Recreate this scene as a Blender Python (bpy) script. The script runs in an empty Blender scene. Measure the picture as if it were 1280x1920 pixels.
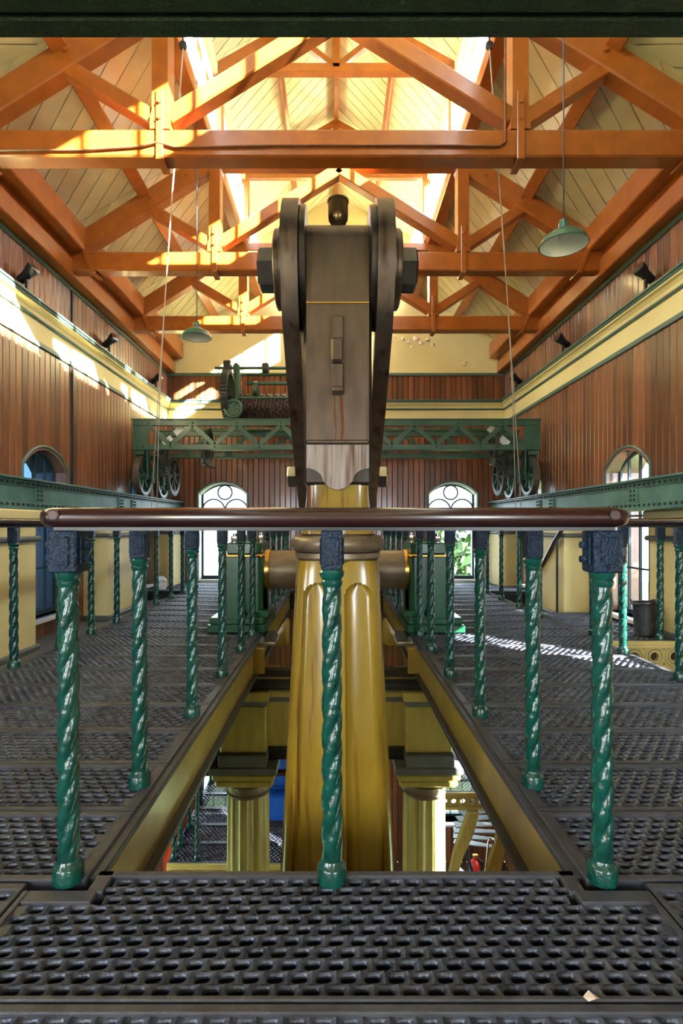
import bpy, math, random
from mathutils import Vector, Matrix
random.seed(7)
pi = math.pi
S = bpy.context.scene
C = S.collection

# ------------------------------------------------------------------ camera, sky, sun, exposure
cam = bpy.data.cameras.new('camera')
camo = bpy.data.objects.new('camera', cam); C.objects.link(camo)
camo.location = (0, 0, 1.0)
camo.rotation_euler = (pi/2, 0, 0)
cam.sensor_fit = 'VERTICAL'; cam.sensor_height = 36.0
cam.lens = 36.0*1000/1920
cam.shift_x = 10/1920; cam.shift_y = 25/1920
cam.clip_start = 0.05; cam.clip_end = 200
S.camera = camo

world = bpy.data.worlds.new('world'); S.world = world
world.use_nodes = True
bgn = world.node_tree.nodes['Background']
bgn.inputs[0].default_value = (0.80, 0.90, 1.0, 1)
bgn.inputs[1].default_value = 17.0

sun = bpy.data.lights.new('sun', 'SUN')
suno = bpy.data.objects.new('sun', sun); C.objects.link(suno)
SUN_D = Vector((-1.0, 0.85, -0.60)).normalized()
suno.rotation_euler = SUN_D.to_track_quat('-Z', 'Y').to_euler()
sun.energy = 115.0; sun.angle = math.radians(0.6); sun.color = (1.0, 0.96, 0.90)
suno.location = (12, -9, 12)

S.view_settings.view_transform = 'Standard'
S.view_settings.look = 'None'
S.view_settings.gamma = 1.0
S.view_settings.use_curve_mapping = False
S.view_settings.exposure = 1.1
S.cycles.max_bounces = 7; S.cycles.diffuse_bounces = 5; S.cycles.glossy_bounces = 3; S.cycles.transparent_max_bounces = 6

def portal(name, loc, direction, w, h):
    """daylight entering through a window opening (sampling guide for the sky)"""
    l = bpy.data.lights.new(name, 'AREA'); l.shape = 'RECTANGLE'; l.size = w; l.size_y = h
    o = bpy.data.objects.new(name, l); C.objects.link(o)
    o.location = loc
    d = Vector(direction)
    o.rotation_euler = d.to_track_quat('-Z', 'Y').to_euler() if abs(d.z) < .9 else d.to_track_quat('-Z', 'X').to_euler()
    l.cycles.is_portal = True
    return o

# ------------------------------------------------------------------ materials
def nodes(name):
    m = bpy.data.materials.new(name); m.use_nodes = True
    nt = m.node_tree; b = nt.nodes['Principled BSDF']
    return m, nt, b

def mat(name, col, rough=.5, metal=0., amt=.25, scale=6., stretch=(1, 1, 1), bump=0., bscale=60., rnd=0., coat=0., spec=.5,
        rough_amt=0., streak=None, srange=(.55, .7)):
    m, nt, b = nodes(name)
    N, L = nt.nodes.new, nt.links.new
    tc = N('ShaderNodeTexCoord'); mp = N('ShaderNodeMapping'); mp.inputs['Scale'].default_value = stretch
    L(tc.outputs['Object'], mp.inputs['Vector'])
    oi = N('ShaderNodeObjectInfo')
    vec = mp.outputs['Vector']
    if rnd:
        ad = N('ShaderNodeVectorMath'); ad.operation = 'ADD'
        sc = N('ShaderNodeVectorMath'); sc.operation = 'SCALE'; sc.inputs[0].default_value = (13.7, 31.1, 57.9)
        L(oi.outputs['Random'], sc.inputs['Scale']); L(vec, ad.inputs[0]); L(sc.outputs[0], ad.inputs[1]); vec = ad.outputs[0]
    nz = N('ShaderNodeTexNoise'); nz.inputs['Scale'].default_value = scale; nz.inputs['Detail'].default_value = 6
    nz.inputs['Roughness'].default_value = .6
    L(vec, nz.inputs['Vector'])
    rp = N('ShaderNodeValToRGB')
    c = Vector(col)
    rp.color_ramp.elements[0].position = .3; rp.color_ramp.elements[1].position = .7
    rp.color_ramp.elements[0].color = (*(c*(1-amt)), 1); rp.color_ramp.elements[1].color = (*(c*(1+amt)), 1)
    L(nz.outputs['Fac'], rp.inputs[0])
    out = rp.outputs[0]
    if rnd:
        mr = N('ShaderNodeMapRange'); mr.inputs['To Min'].default_value = 1-rnd; mr.inputs['To Max'].default_value = 1+rnd
        L(oi.outputs['Random'], mr.inputs['Value'])
        hs = N('ShaderNodeHueSaturation'); L(mr.outputs[0], hs.inputs['Value']); L(out, hs.inputs['Color']); out = hs.outputs[0]
    if streak:
        n2 = N('ShaderNodeTexNoise'); n2.inputs['Scale'].default_value = 1; n2.inputs['Detail'].default_value = 4
        m2 = N('ShaderNodeMapping'); m2.inputs['Scale'].default_value = streak[1]
        L(tc.outputs['Object'], m2.inputs['Vector']); L(m2.outputs[0], n2.inputs['Vector'])
        r2 = N('ShaderNodeMapRange'); r2.inputs['From Min'].default_value = srange[0]; r2.inputs['From Max'].default_value = srange[1]
        L(n2.outputs['Fac'], r2.inputs['Value'])
        mx = N('ShaderNodeMix'); mx.data_type = 'RGBA'; mx.inputs[7].default_value = (*streak[0], 1)
        L(r2.outputs[0], mx.inputs[0]); L(out, mx.inputs[6]); out = mx.outputs[2]
    L(out, b.inputs['Base Color'])
    b.inputs['Roughness'].default_value = rough; b.inputs['Metallic'].default_value = metal
    b.inputs['Coat Weight'].default_value = coat; b.inputs['Coat Roughness'].default_value = .12
    b.inputs['Specular IOR Level'].default_value = spec
    if rough_amt:
        r3 = N('ShaderNodeMapRange'); r3.inputs['To Min'].default_value = max(0.03, rough-rough_amt); r3.inputs['To Max'].default_value = rough+rough_amt
        L(nz.outputs['Fac'], r3.inputs['Value']); L(r3.outputs[0], b.inputs['Roughness'])
    if bump:
        n3 = N('ShaderNodeTexNoise'); n3.inputs['Scale'].default_value = bscale; n3.inputs['Detail'].default_value = 4
        L(tc.outputs['Object'], n3.inputs['Vector'])
        bp = N('ShaderNodeBump'); bp.inputs['Strength'].default_value = bump; bp.inputs['Distance'].default_value = .01
        L(n3.outputs['Fac'], bp.inputs['Height']); L(bp.outputs[0], b.inputs['Normal'])
    return m

M = {}
M['wood'] = mat('varnished_red_boards', (.175, .060, .022), .34, amt=.35, scale=4, stretch=(9, 9, .7), rnd=.42, coat=.25, rough_amt=.08)
M['wood_dark'] = mat('wall_backing', (.02, .009, .005), .8)
M['cream'] = mat('cream_plaster', (.72, .59, .26), .55, amt=.06, scale=2.5, bump=.08, bscale=9)
M['ceil'] = mat('cream_ceiling_boards', (.82, .78, .49), .36, amt=.10, scale=3, stretch=(1, 1, 1), rnd=.10, coat=.2, rough_amt=.1)
M['ceil_gap'] = mat('ceiling_backing', (.16, .12, .05), .8)
M['orange'] = mat('orange_painted_timber', (.32, .086, .011), .3, amt=.18, scale=4, stretch=(2, 2, 2), bump=.04, bscale=14, coat=.25)
M['green'] = mat('machine_green_paint', (.026, .080, .046), .38, amt=.22, scale=7, bump=.04, bscale=50, coat=.15)
M['green_pale'] = mat('pale_green_girder_paint', (.065, .145, .115), .42, amt=.42, scale=3.5, bump=.05, bscale=40)
M['green_dark'] = mat('dark_green_beam_paint', (.010, .030, .013), .55, amt=.35, scale=8, bump=.9, bscale=70)
M['trim'] = mat('grey_green_trim', (.075, .13, .10), .45, amt=.12)
M['bal'] = mat('baluster_green', (.003, .050, .036), .2, amt=.4, scale=18, bump=.3, bscale=60, coat=.25)
M['balhead'] = mat('blue_black_block', (.003, .015, .036), .36, amt=.5, scale=22, bump=1.0, bscale=110, coat=.0, spec=.4)
M['rail'] = mat('dark_mahogany_rail', (.022, .006, .006), .26, amt=.4, scale=5, stretch=(.6, 6, 6), coat=.35)
M['black'] = mat('black_iron', (.012, .012, .015), .4, amt=.3)
M['steel'] = mat('oiled_steel', (.098, .071, .056), .34, metal=.68, amt=.22, scale=9, stretch=(2, 2, .6), rough_amt=.12,
                 streak=((.04, .018, .007), (18, 18, .8)), srange=(.55, .74))
M['steel_dark'] = mat('dark_oiled_steel', (.045, .036, .032), .32, metal=.7, amt=.35, scale=8, stretch=(2, 2, .8), rough_amt=.1)
M['steel_bright'] = mat('bright_steel', (.40, .36, .31), .22, metal=.95, amt=.15, scale=12)
M['trunnion'] = mat('trunnion_steel', (.20, .155, .105), .42, metal=.6, amt=.25, scale=8, stretch=(.6, 4, 4), rough_amt=.1)
M['brass'] = mat('brass', (.55, .32, .07), .25, metal=.9, amt=.12)
M['bronze'] = mat('bronze_cup', (.13, .085, .035), .25, metal=.8, amt=.25)
M['ochre'] = mat('ochre_paint', (.215, .138, .014), .22, amt=.16, scale=5, stretch=(3, 3, .5), coat=.35,
                 streak=((.09, .028, .004), (26, 26, .7)), srange=(.57, .69))
M['ochre_flat'] = mat('ochre_girder_paint', (.30, .20, .035), .35, amt=.22, scale=5, coat=.2)
M['ochre_col'] = mat('pale_mustard_paint', (.40, .31, .075), .3, amt=.14, scale=5, stretch=(3, 3, .6), coat=.3)
M['ochre_pale'] = mat('pale_ochre_paint', (.48, .35, .09), .4, amt=.12, scale=5)
M['cream_cast'] = mat('cream_cast_iron', (.62, .50, .20), .4, amt=.1, scale=5)
M['iron'] = mat('grating_iron', (.058, .066, .088), .30, metal=.45, amt=.5, scale=16, bump=.25, bscale=160, rough_amt=.1)
M['iron_rim'] = mat('grating_rim_iron', (.036, .039, .048), .48, metal=.0, amt=.4, scale=9, bump=.2, bscale=120)
M['bedgreen'] = mat('bearing_green', (.008, .070, .030), .32, amt=.2, scale=6, coat=.12, spec=.35)
M['white'] = mat('white_enamel', (.75, .75, .72), .3, amt=.05)
M['enamel'] = mat('green_enamel', (.03, .10, .065), .25, amt=.2, coat=.4)
M['lampblack'] = mat('floodlight_black', (.010, .011, .014), .45, amt=.2)
M['rope'] = mat('pale_rope', (.60, .50, .40), .8, amt=.1)
M['chain'] = mat('rusty_chain', (.11, .066, .052), .5, metal=.4, amt=.4, scale=30)
M['gear'] = mat('worn_gear', (.055, .060, .050), .45, metal=.4, amt=.3, scale=14)
M['stone'] = mat('grey_ledge', (.10, .105, .10), .5, amt=.2)
M['blue'] = mat('blue_panel_colour', (.012, .09, .42), .35, amt=.2)
M['red'] = mat('red_paint', (.55, .02, .012), .3, amt=.1)
M['orangered'] = mat('orange_red_plain', (.75, .07, .01), .35, amt=.1)
M['bin'] = mat('scuffed_black_plastic', (.028, .03, .036), .5, amt=.5, scale=20, streak=((.35, .36, .38), (25, 25, 25)), srange=(.63, .72))
M['floorlow'] = mat('lower_floor_tile', (.10, .055, .035), .4, amt=.25)
M['ground'] = mat('ground_grass', (.10, .14, .05), .9, amt=.3, scale=.6)
M['leaf'] = mat('tree_leaf', (.06, .14, .03), .6, amt=.4, scale=2)
M['bark'] = mat('tree_bark', (.08, .055, .035), .9, amt=.3)
M['frame'] = mat('window_iron', (.020, .045, .06), .4, amt=.2)
M['reveal'] = mat('reveal_boards', (.24, .12, .08), .25, amt=.25, coat=.6, stretch=(4, 4, 4))

def add_runs(base, name, x0s, z_hi):
    m = base.copy(); m.name = name; nt = m.node_tree; N, L = nt.nodes.new, nt.links.new
    b = nt.nodes['Principled BSDF']; src = b.inputs['Base Color'].links[0].from_socket
    tc = N('ShaderNodeTexCoord'); sp = N('ShaderNodeSeparateXYZ'); L(tc.outputs['Object'], sp.inputs[0])
    nz = N('ShaderNodeTexNoise'); nz.inputs['Scale'].default_value = 14; L(tc.outputs['Object'], nz.inputs['Vector'])
    ma = N('ShaderNodeMath'); ma.operation = 'MULTIPLY_ADD'; ma.inputs[1].default_value = .022; L(nz.outputs['Fac'], ma.inputs[0]); L(sp.outputs['X'], ma.inputs[2])
    tot = None
    for (x0, w) in x0s:
        su = N('ShaderNodeMath'); su.operation = 'SUBTRACT'; su.inputs[1].default_value = x0+.011; L(ma.outputs[0], su.inputs[0])
        ab = N('ShaderNodeMath'); ab.operation = 'ABSOLUTE'; L(su.outputs[0], ab.inputs[0])
        mr = N('ShaderNodeMapRange'); mr.inputs['From Min'].default_value = w; mr.inputs['From Max'].default_value = w*.4; L(ab.outputs[0], mr.inputs['Value'])
        if tot is None: tot = mr.outputs[0]
        else:
            mxm = N('ShaderNodeMath'); mxm.operation = 'MAXIMUM'; L(tot, mxm.inputs[0]); L(mr.outputs[0], mxm.inputs[1]); tot = mxm.outputs[0]
    lz = N('ShaderNodeMath'); lz.operation = 'LESS_THAN'; lz.inputs[1].default_value = z_hi; L(sp.outputs['Z'], lz.inputs[0])
    mu = N('ShaderNodeMath'); mu.operation = 'MULTIPLY'; L(tot, mu.inputs[0]); L(lz.outputs[0], mu.inputs[1])
    mx = N('ShaderNodeMix'); mx.data_type = 'RGBA'; mx.inputs[7].default_value = (.10, .032, .006, 1)
    L(mu.outputs[0], mx.inputs[0]); L(src, mx.inputs[6]); L(mx.outputs[2], b.inputs['Base Color'])
    return m
M['steel_runs'] = add_runs(M['steel'], 'oiled_steel_with_rust_runs', ((-.004, .004), (.024, .009)), 1.515)
M['apron'] = mat('weathered_apron_steel', (.20, .165, .145), .45, metal=.5, amt=.3, scale=3, stretch=(22, 22, 1.2), streak=((.07, .03, .012), (40, 40, 2.0)), srange=(.5, .66))

def glass(name, tint, gl=.07):
    m = bpy.data.materials.new(name); m.use_nodes = True
    nt = m.node_tree; nt.nodes.clear()
    N, L = nt.nodes.new, nt.links.new
    o = N('ShaderNodeOutputMaterial'); t = N('ShaderNodeBsdfTransparent'); t.inputs[0].default_value = (*tint, 1)
    g = N('ShaderNodeBsdfGlossy'); g.inputs['Roughness'].default_value = .05
    mx = N('ShaderNodeMixShader'); mx.inputs[0].default_value = gl
    L(t.outputs[0], mx.inputs[1]); L(g.outputs[0], mx.inputs[2]); L(mx.outputs[0], o.inputs[0])
    return m
M['glass'] = glass('clear_glass', (.93, .96, .97))
M['glass_blue'] = glass('daylight_blue_glass', (.10, .15, .215))  # blue of the daylight is put into the glass tint
M['glass_far'] = glass('sky_dimming_far_glass', (.46, .48, .49))  # grey tint dims the bright sky behind the far panes
M['glass_side'] = glass('sky_dimming_side_glass', (.62, .63, .64))  # tint tones down the sky brightness behind the right-hand panes

# ------------------------------------------------------------------ mesh helpers
WM = {}   # object -> world matrix

class MB:
    def __init__(s): s.v = []; s.f = []
    def add(s, vs, fs):
        b = len(s.v); s.v += [tuple(p) for p in vs]; s.f += [tuple(i+b for i in f) for f in fs]; return s
    def box(s, x0, x1, y0, y1, z0, z1, c=0.0, mt=None):
        if x0 > x1: x0, x1 = x1, x0
        if y0 > y1: y0, y1 = y1, y0
        if z0 > z1: z0, z1 = z1, z0
        if c <= 0:
            vs = [(x, y, z) for x in (x0, x1) for y in (y0, y1) for z in (z0, z1)]
            fs = [(0, 1, 3, 2), (4, 6, 7, 5), (0, 4, 5, 1), (2, 3, 7, 6), (0, 2, 6, 4), (1, 5, 7, 3)]
        else:
            c = min(c, (x1-x0)*.45, (y1-y0)*.45, (z1-z0)*.45)
            lo = (x0, y0, z0); hi = (x1, y1, z1); vs = []; idx = {}
            for sx in (0, 1):
                for sy in (0, 1):
                    for sz in (0, 1):
                        sg = (sx, sy, sz)
                        for ax in range(3):
                            p = []
                            for k in range(3):
                                b = hi[k] if sg[k] else lo[k]
                                if k != ax: b += -c if sg[k] else c
                                p.append(b)
                            idx[(sx, sy, sz, ax)] = len(vs); vs.append(tuple(p))
            fs = []
            for ax in range(3):
                a, b = (ax+1) % 3, (ax+2) % 3
                for sd in (0, 1):
                    q = []
                    for (i, j) in ((0, 0), (1, 0), (1, 1), (0, 1)):
                        sg = [0, 0, 0]; sg[ax] = sd; sg[a] = i; sg[b] = j
                        q.append(idx[(*sg, ax)])
                    fs.append(tuple(q if sd else q[::-1]))
                for i in (0, 1):
                    for j in (0, 1):
                        q = []
                        for (t, w) in ((0, a), (1, a), (1, b), (0, b)):
                            sg = [0, 0, 0]; sg[ax] = t; sg[a] = i; sg[b] = j
                            q.append(idx[(*sg, w)])
                        fs.append(tuple(q if (i == j) else q[::-1]))
            for sx in (0, 1):
                for sy in (0, 1):
                    for sz in (0, 1):
                        q = [idx[(sx, sy, sz, k)] for k in range(3)]
                        fs.append(tuple(q if (sx+sy+sz) % 2 else q[::-1]))
        if mt is not None: vs = [tuple(mt @ Vector(p)) for p in vs]
        return s.add(vs, fs)
    def bar(s, p0, p1, w, h, up=(0, 0, 1), c=0.0):
        """box along p0->p1, w across (side), h along up"""
        p0 = Vector(p0); p1 = Vector(p1); d = (p1-p0); L = d.length; d.normalize()
        u = Vector(up); sd = d.cross(u).normalized(); u = sd.cross(d).normalized()
        mt = Matrix((( *sd[:1], d[0], u[0], p0[0]), (sd[1], d[1], u[1], p0[1]), (sd[2], d[2], u[2], p0[2]), (0, 0, 0, 1)))
        return s.box(-w/2, w/2, 0, L, -h/2, h/2, c, mt)
    def prism(s, pts, a0, a1, axis='x'):
        """2-D polygon extruded; axis x: pts=(y,z); y: pts=(x,z); z: pts=(x,y)"""
        n = len(pts)
        def P(a, p):
            return (a, p[0], p[1]) if axis == 'x' else ((p[0], a, p[1]) if axis == 'y' else (p[0], p[1], a))
        vs = [P(a0, p) for p in pts]+[P(a1, p) for p in pts]
        fs = [tuple(range(n))[::-1], tuple(range(n, 2*n))]+[(i, (i+1) % n, n+(i+1) % n, n+i) for i in range(n)]
        return s.add(vs, fs)
    def lathe(s, prof, n=20, o=(0, 0, 0), axis='z', a0=0.0, closed_ends=True):
        """prof: list (r, h) along axis"""
        o = Vector(o); vs = []; fs = []
        for (r, h) in prof:
            for k in range(n):
                t = a0+2*pi*k/n; a = r*math.cos(t); b = r*math.sin(t)
                p = (a, b, h) if axis == 'z' else ((h, a, b) if axis == 'x' else (b, h, a))
                vs.append(tuple(o+Vector(p)))
        m = len(prof)
        for i in range(m-1):
            for k in range(n):
                k2 = (k+1) % n
                fs.append((i*n+k, i*n+k2, (i+1)*n+k2, (i+1)*n+k))
        if closed_ends:
            fs.append(tuple(range(n))[::-1]); fs.append(tuple(range((m-1)*n, m*n)))
        return s.add(vs, fs)
    def tube(s, path, r, n=8, closed=False):
        path = [Vector(p) for p in path]; m = len(path); vs = []; fs = []
        rr = r if isinstance(r, (list, tuple)) else [r]*m
        ref = None
        for i, p in enumerate(path):
            if closed: d = path[(i+1) % m]-path[i-1]
            else: d = path[min(i+1, m-1)]-path[max(i-1, 0)]
            d.normalize()
            if ref is None:
                ref = Vector((0, 0, 1)) if abs(d.z) < .9 else Vector((1, 0, 0))
            a = d.cross(ref).normalized(); b = a.cross(d).normalized(); ref = b
            for k in range(n):
                t = 2*pi*k/n; vs.append(tuple(p+a*(rr[i]*math.cos(t))+b*(rr[i]*math.sin(t))))
        for i in range(m if closed else m-1):
            j = (i+1) % m
            for k in range(n):
                k2 = (k+1) % n; fs.append((i*n+k, i*n+k2, j*n+k2, j*n+k))
        if not closed: fs.append(tuple(range(n))[::-1]); fs.append(tuple(range((m-1)*n, m*n)))
        return s.add(vs, fs)
    def torus(s, R, r, o=(0, 0, 0), axis='z', n=32, k=10):
        o = Vector(o); vs = []; fs = []
        for i in range(n):
            t = 2*pi*i/n
            for j in range(k):
                u = 2*pi*j/k; q = R+r*math.cos(u); h = r*math.sin(u)
                a, b = q*math.cos(t), q*math.sin(t)
                p = (a, b, h) if axis == 'z' else ((h, a, b) if axis == 'x' else (b, h, a))
                vs.append(tuple(o+Vector(p)))
        for i in range(n):
            i2 = (i+1) % n
            for j in range(k):
                j2 = (j+1) % k; fs.append((i*k+j, i2*k+j, i2*k+j2, i*k+j2))
        return s.add(vs, fs)
    def mesh(s, name, m, smooth=None):
        me = bpy.data.meshes.new(name); me.from_pydata(s.v, [], s.f)
        if m is not None: me.materials.append(M[m] if isinstance(m, str) else m)
        me.validate(); 
        import bmesh
        bm = bmesh.new(); bm.from_mesh(me); bmesh.ops.recalc_face_normals(bm, faces=bm.faces); bm.to_mesh(me); bm.free()
        if smooth is not None:
            me.polygons.foreach_set('use_smooth', [True]*len(me.polygons))
            me.set_sharp_from_angle(angle=math.radians(smooth))
        me.update()
        return me
    def build(s, name, m, parent=None, smooth=None, local=False):
        return put(name, s.mesh(name, m, smooth), parent, local=local)

def put(name, me, parent=None, loc=(0, 0, 0), rz=0.0, scale=None, local=False):
    o = bpy.data.objects.new(name, me); C.objects.link(o)
    o.location = loc; o.rotation_euler = (0, 0, rz)
    if scale: o.scale = scale
    mw = Matrix.Translation(loc) @ Matrix.Rotation(rz, 4, 'Z')
    if parent is not None:
        o.parent = parent
        if not local: o.matrix_parent_inverse = WM[parent].inverted()
        else: mw = WM[parent] @ mw
    WM[o] = mw
    return o

def tag(o, label=None, cat=None, group=None, kind=None):
    if label: o['label'] = label
    if cat: o['category'] = cat
    if group: o['group'] = group
    if kind: o['kind'] = kind
    return o

def thing(name, label, cat, loc=(0, 0, 0), rz=0.0, group=None):
    o = bpy.data.objects.new(name, None); C.objects.link(o); o.empty_display_size = .1
    o.location = loc; o.rotation_euler = (0, 0, rz)
    WM[o] = Matrix.Translation(loc) @ Matrix.Rotation(rz, 4, 'Z')
    return tag(o, label, cat, group)

def hexnut(mb, c, axis, r, h, a0=0.0):
    mb.lathe([(r*.9, 0), (r, h*.12), (r, h*.88), (r*.88, h)], 6, c, axis, a0)
    return mb

# ------------------------------------------------------------------ dimensions
XW = 3.0          # side walls
YF = 9.5          # far wall
YB = -3.0         # wall behind the camera
ZL = -5.0         # lower floor
EX = .006         # engine centre line
Z_TR1, Z_CORN0, Z_CORN1, Z_TOPTRIM = 2.84, 3.06, 3.22, 3.66
ROOF_S = .606
def zr(x): return 3.95+(XW-abs(x))*ROOF_S
OFF = .27         # boarding above principal rafter centre line
LX = 1.34         # lantern half width
YT = [4.07, 5.86, 7.63]

# ------------------------------------------------------------------ walls
def arch_z(u, op):
    uc, hw, zb, sp, rise = op
    R = (hw*hw+rise*rise)/(2*rise)
    return sp+rise-R+math.sqrt(max(R*R-(u-uc)**2, 0))

WALL_N = [0]
def make_wall(name, loc, rz, u0, u1, ops, bands, pitch=.095, z_top=3.72, ext=0.0):
    """local frame: x along the wall, y outwards, z up"""
    b = MB()
    us = sorted(set((o[0]-o[1], o[0]+o[1]) for o in ops))
    cur = u0-ext; D0, D1 = .026, .38
    for (a, c) in us:
        b.box(cur, a, D0, D1, ZL, z_top)
        zz = ZL
        for o in sorted([o for o in ops if abs(o[0]-o[1]-a) < .001], key=lambda o: o[2]):
            b.box(a, c, D0, D1, zz, o[2]); zz = o[3]+o[4]
        for o in [o for o in ops if abs(o[0]-o[1]-a) < .001]:
            for k in range(14):
                ua, ub = a+(c-a)*k/14, a+(c-a)*(k+1)/14
                b.prism([(ua, arch_z(ua, o)), (ub, arch_z(ub, o)), (ub, o[3]+o[4]+.001), (ua, o[3]+o[4]+.001)], D0, D1, 'y')
        b.box(a, c, D0, D1, zz, z_top)
        cur = c
    b.box(cur, u1+ext, D0, D1, ZL, z_top)
    w = b.build(name, 'wood_dark'); w.location = loc; w.rotation_euler = (0, 0, rz)
    WM[w] = Matrix.Translation(loc) @ Matrix.Rotation(rz, 4, 'Z')
    tag(w, kind='structure')
    cache = {}
    n = int(round((u1-u0)/pitch)); p = (u1-u0)/n; g = .004
    for (z0, z1) in bands:
        for i in range(n):
            a, c = u0+i*p+g, u0+(i+1)*p-g
            cuts = [a, c]
            for o in ops:
                for e in (o[0]-o[1], o[0]+o[1]):
                    if a+.004 < e < c-.004: cuts.append(e)
            cuts.sort()
            for k in range(len(cuts)-1):
                ca, cc = cuts[k], cuts[k+1]; mid = (ca+cc)/2
                hit = sorted([o for o in ops if o[0]-o[1] < mid < o[0]+o[1] and o[2] < z1 and o[3]+o[4] > z0], key=lambda o: o[2])
                segs = []; za = zc = z0
                for o in hit:
                    if o[2] > max(za, zc)+.02: segs.append((za, zc, o[2]))
                    za, zc = arch_z(ca, o), arch_z(cc, o)
                segs.append((za, zc, z1))
                for (za, zc, zt) in segs:
                    key = (round(cc-ca, 4), round(za, 3), round(zc, 3), round(zt, 3))
                    if key not in cache:
                        wd = cc-ca; e = .005
                        # shallow V edges: front narrower than the back
                        vs = [(0, .022, za), (wd, .022, zc), (wd, .022, zt), (0, .022, zt),
                              (0, .006, za), (wd, .006, zc), (wd, .006, zt), (0, .006, zt),
                              (e, 0, za), (wd-e, 0, zc), (wd-e, 0, zt), (e, 0, zt)]
                        fs = [(0, 1, 2, 3), (8, 11, 10, 9)]
                        for r in (0, 4):
                            for q in range(4): fs.append((r+q, r+(q+1) % 4, r+4+(q+1) % 4, r+4+q))
                        m = MB(); m.add(vs, fs); cache[key] = m.mesh('board', 'wood')
                    put('board', cache[key], w, (ca, 0, 0), local=True)
    # continuous mouldings
    L0, L1 = u0, u1
    MB().box(L0, L1, -.02, .03, Z_TR1-.04, Z_TR1+.012, .006).build('trim_strip', 'trim', w, local=True)
    MB().box(L0, L1, -.008, .03, Z_TR1+.012, Z_CORN0).build('frieze', 'cream', w, local=True)
    prof = [(.03, Z_CORN0), (-.022, Z_CORN0), (-.03, Z_CORN0+.02), (-.022, Z_CORN0+.03)]
    MB().prism([(.03, Z_CORN0-.012), (-.022, Z_CORN0-.012), (-.032, Z_CORN0+.004), (-.032, Z_CORN0+.016), (.03, Z_CORN0+.016)], L0, L1).build('cornice_bead', 'trim', w, local=True)
    MB().prism([(.03, Z_CORN0+.016), (-.026, Z_CORN0+.016), (-.034, Z_CORN0+.05), (-.055, Z_CORN0+.078), (-.078, Z_CORN0+.092), (-.078, Z_CORN0+.108), (.03, Z_CORN0+.108)],
               L0, L1).build('cornice_cove', 'cream', w, local=True)
    MB().prism([(.03, Z_CORN0+.108), (-.084, Z_CORN0+.108), (-.092, Z_CORN0+.122), (-.086, Z_CORN0+.136), (-.1, Z_CORN0+.142), (-.1, Z_CORN1), (.03, Z_CORN1)],
               L0, L1).build('cornice_lip', 'trim', w, local=True)
    MB().box(L0, L1, -.025, .03, Z_TOPTRIM, Z_TOPTRIM+.05, .008).build('top_trim', 'trim', w, local=True)
    return w

def reveal(w, op, matn, d0=-.004, d1=.38):
    uc, hw, zb, sp, rise = op
    pts = [(uc-hw, zb)]+[(uc-hw+2*hw*k/14, arch_z(uc-hw+2*hw*k/14, op)) for k in range(15)]+[(uc+hw, zb)]
    m = MB(); n = len(pts); t = .022
    inn = []
    for (u, z) in pts:
        dx = (uc-u); L = max(abs(dx), 1e-6)
        inn.append((u+(t if dx > 0 else -t)*min(1, L/.06), z-(t if z > zb+.01 else 0)))
    vs = []
    for d in (d0, d1):
        vs += [(p[0], d, p[1]) for p in pts]; vs += [(p[0], d, p[1]) for p in inn]
    fs = []
    for i in range(n-1):
        fs += [(i, i+1, n+i+1, n+i), (2*n+i, 3*n+i, 3*n+i+1, 2*n+i+1), (n+i, n+i+1, 3*n+i+1, 3*n+i), (i, 2*n+i, 2*n+i+1, i+1)]
    m.add(vs, fs)
    m.build('window_reveal', matn, w, 40, local=True)
    MB().box(uc-hw-.03, uc+hw+.03, -.06, d1, zb-.045, zb, .008).build('window_sill', 'white', w, local=True)
    # slim bead round the arch
    path = [(uc-hw-.01, -.008, zb)]+[(uc-hw-.01+(2*hw+.02)*k/16, -.008, arch_z(min(max(uc-hw-.01+(2*hw+.02)*k/16, uc-hw), uc+hw), op)+.012) for k in range(17)]+[(uc+hw+.01, -.008, zb)]
    MB().tube(path, .014, 6).build('window_bead', 'trim', w, 50, local=True)

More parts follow.
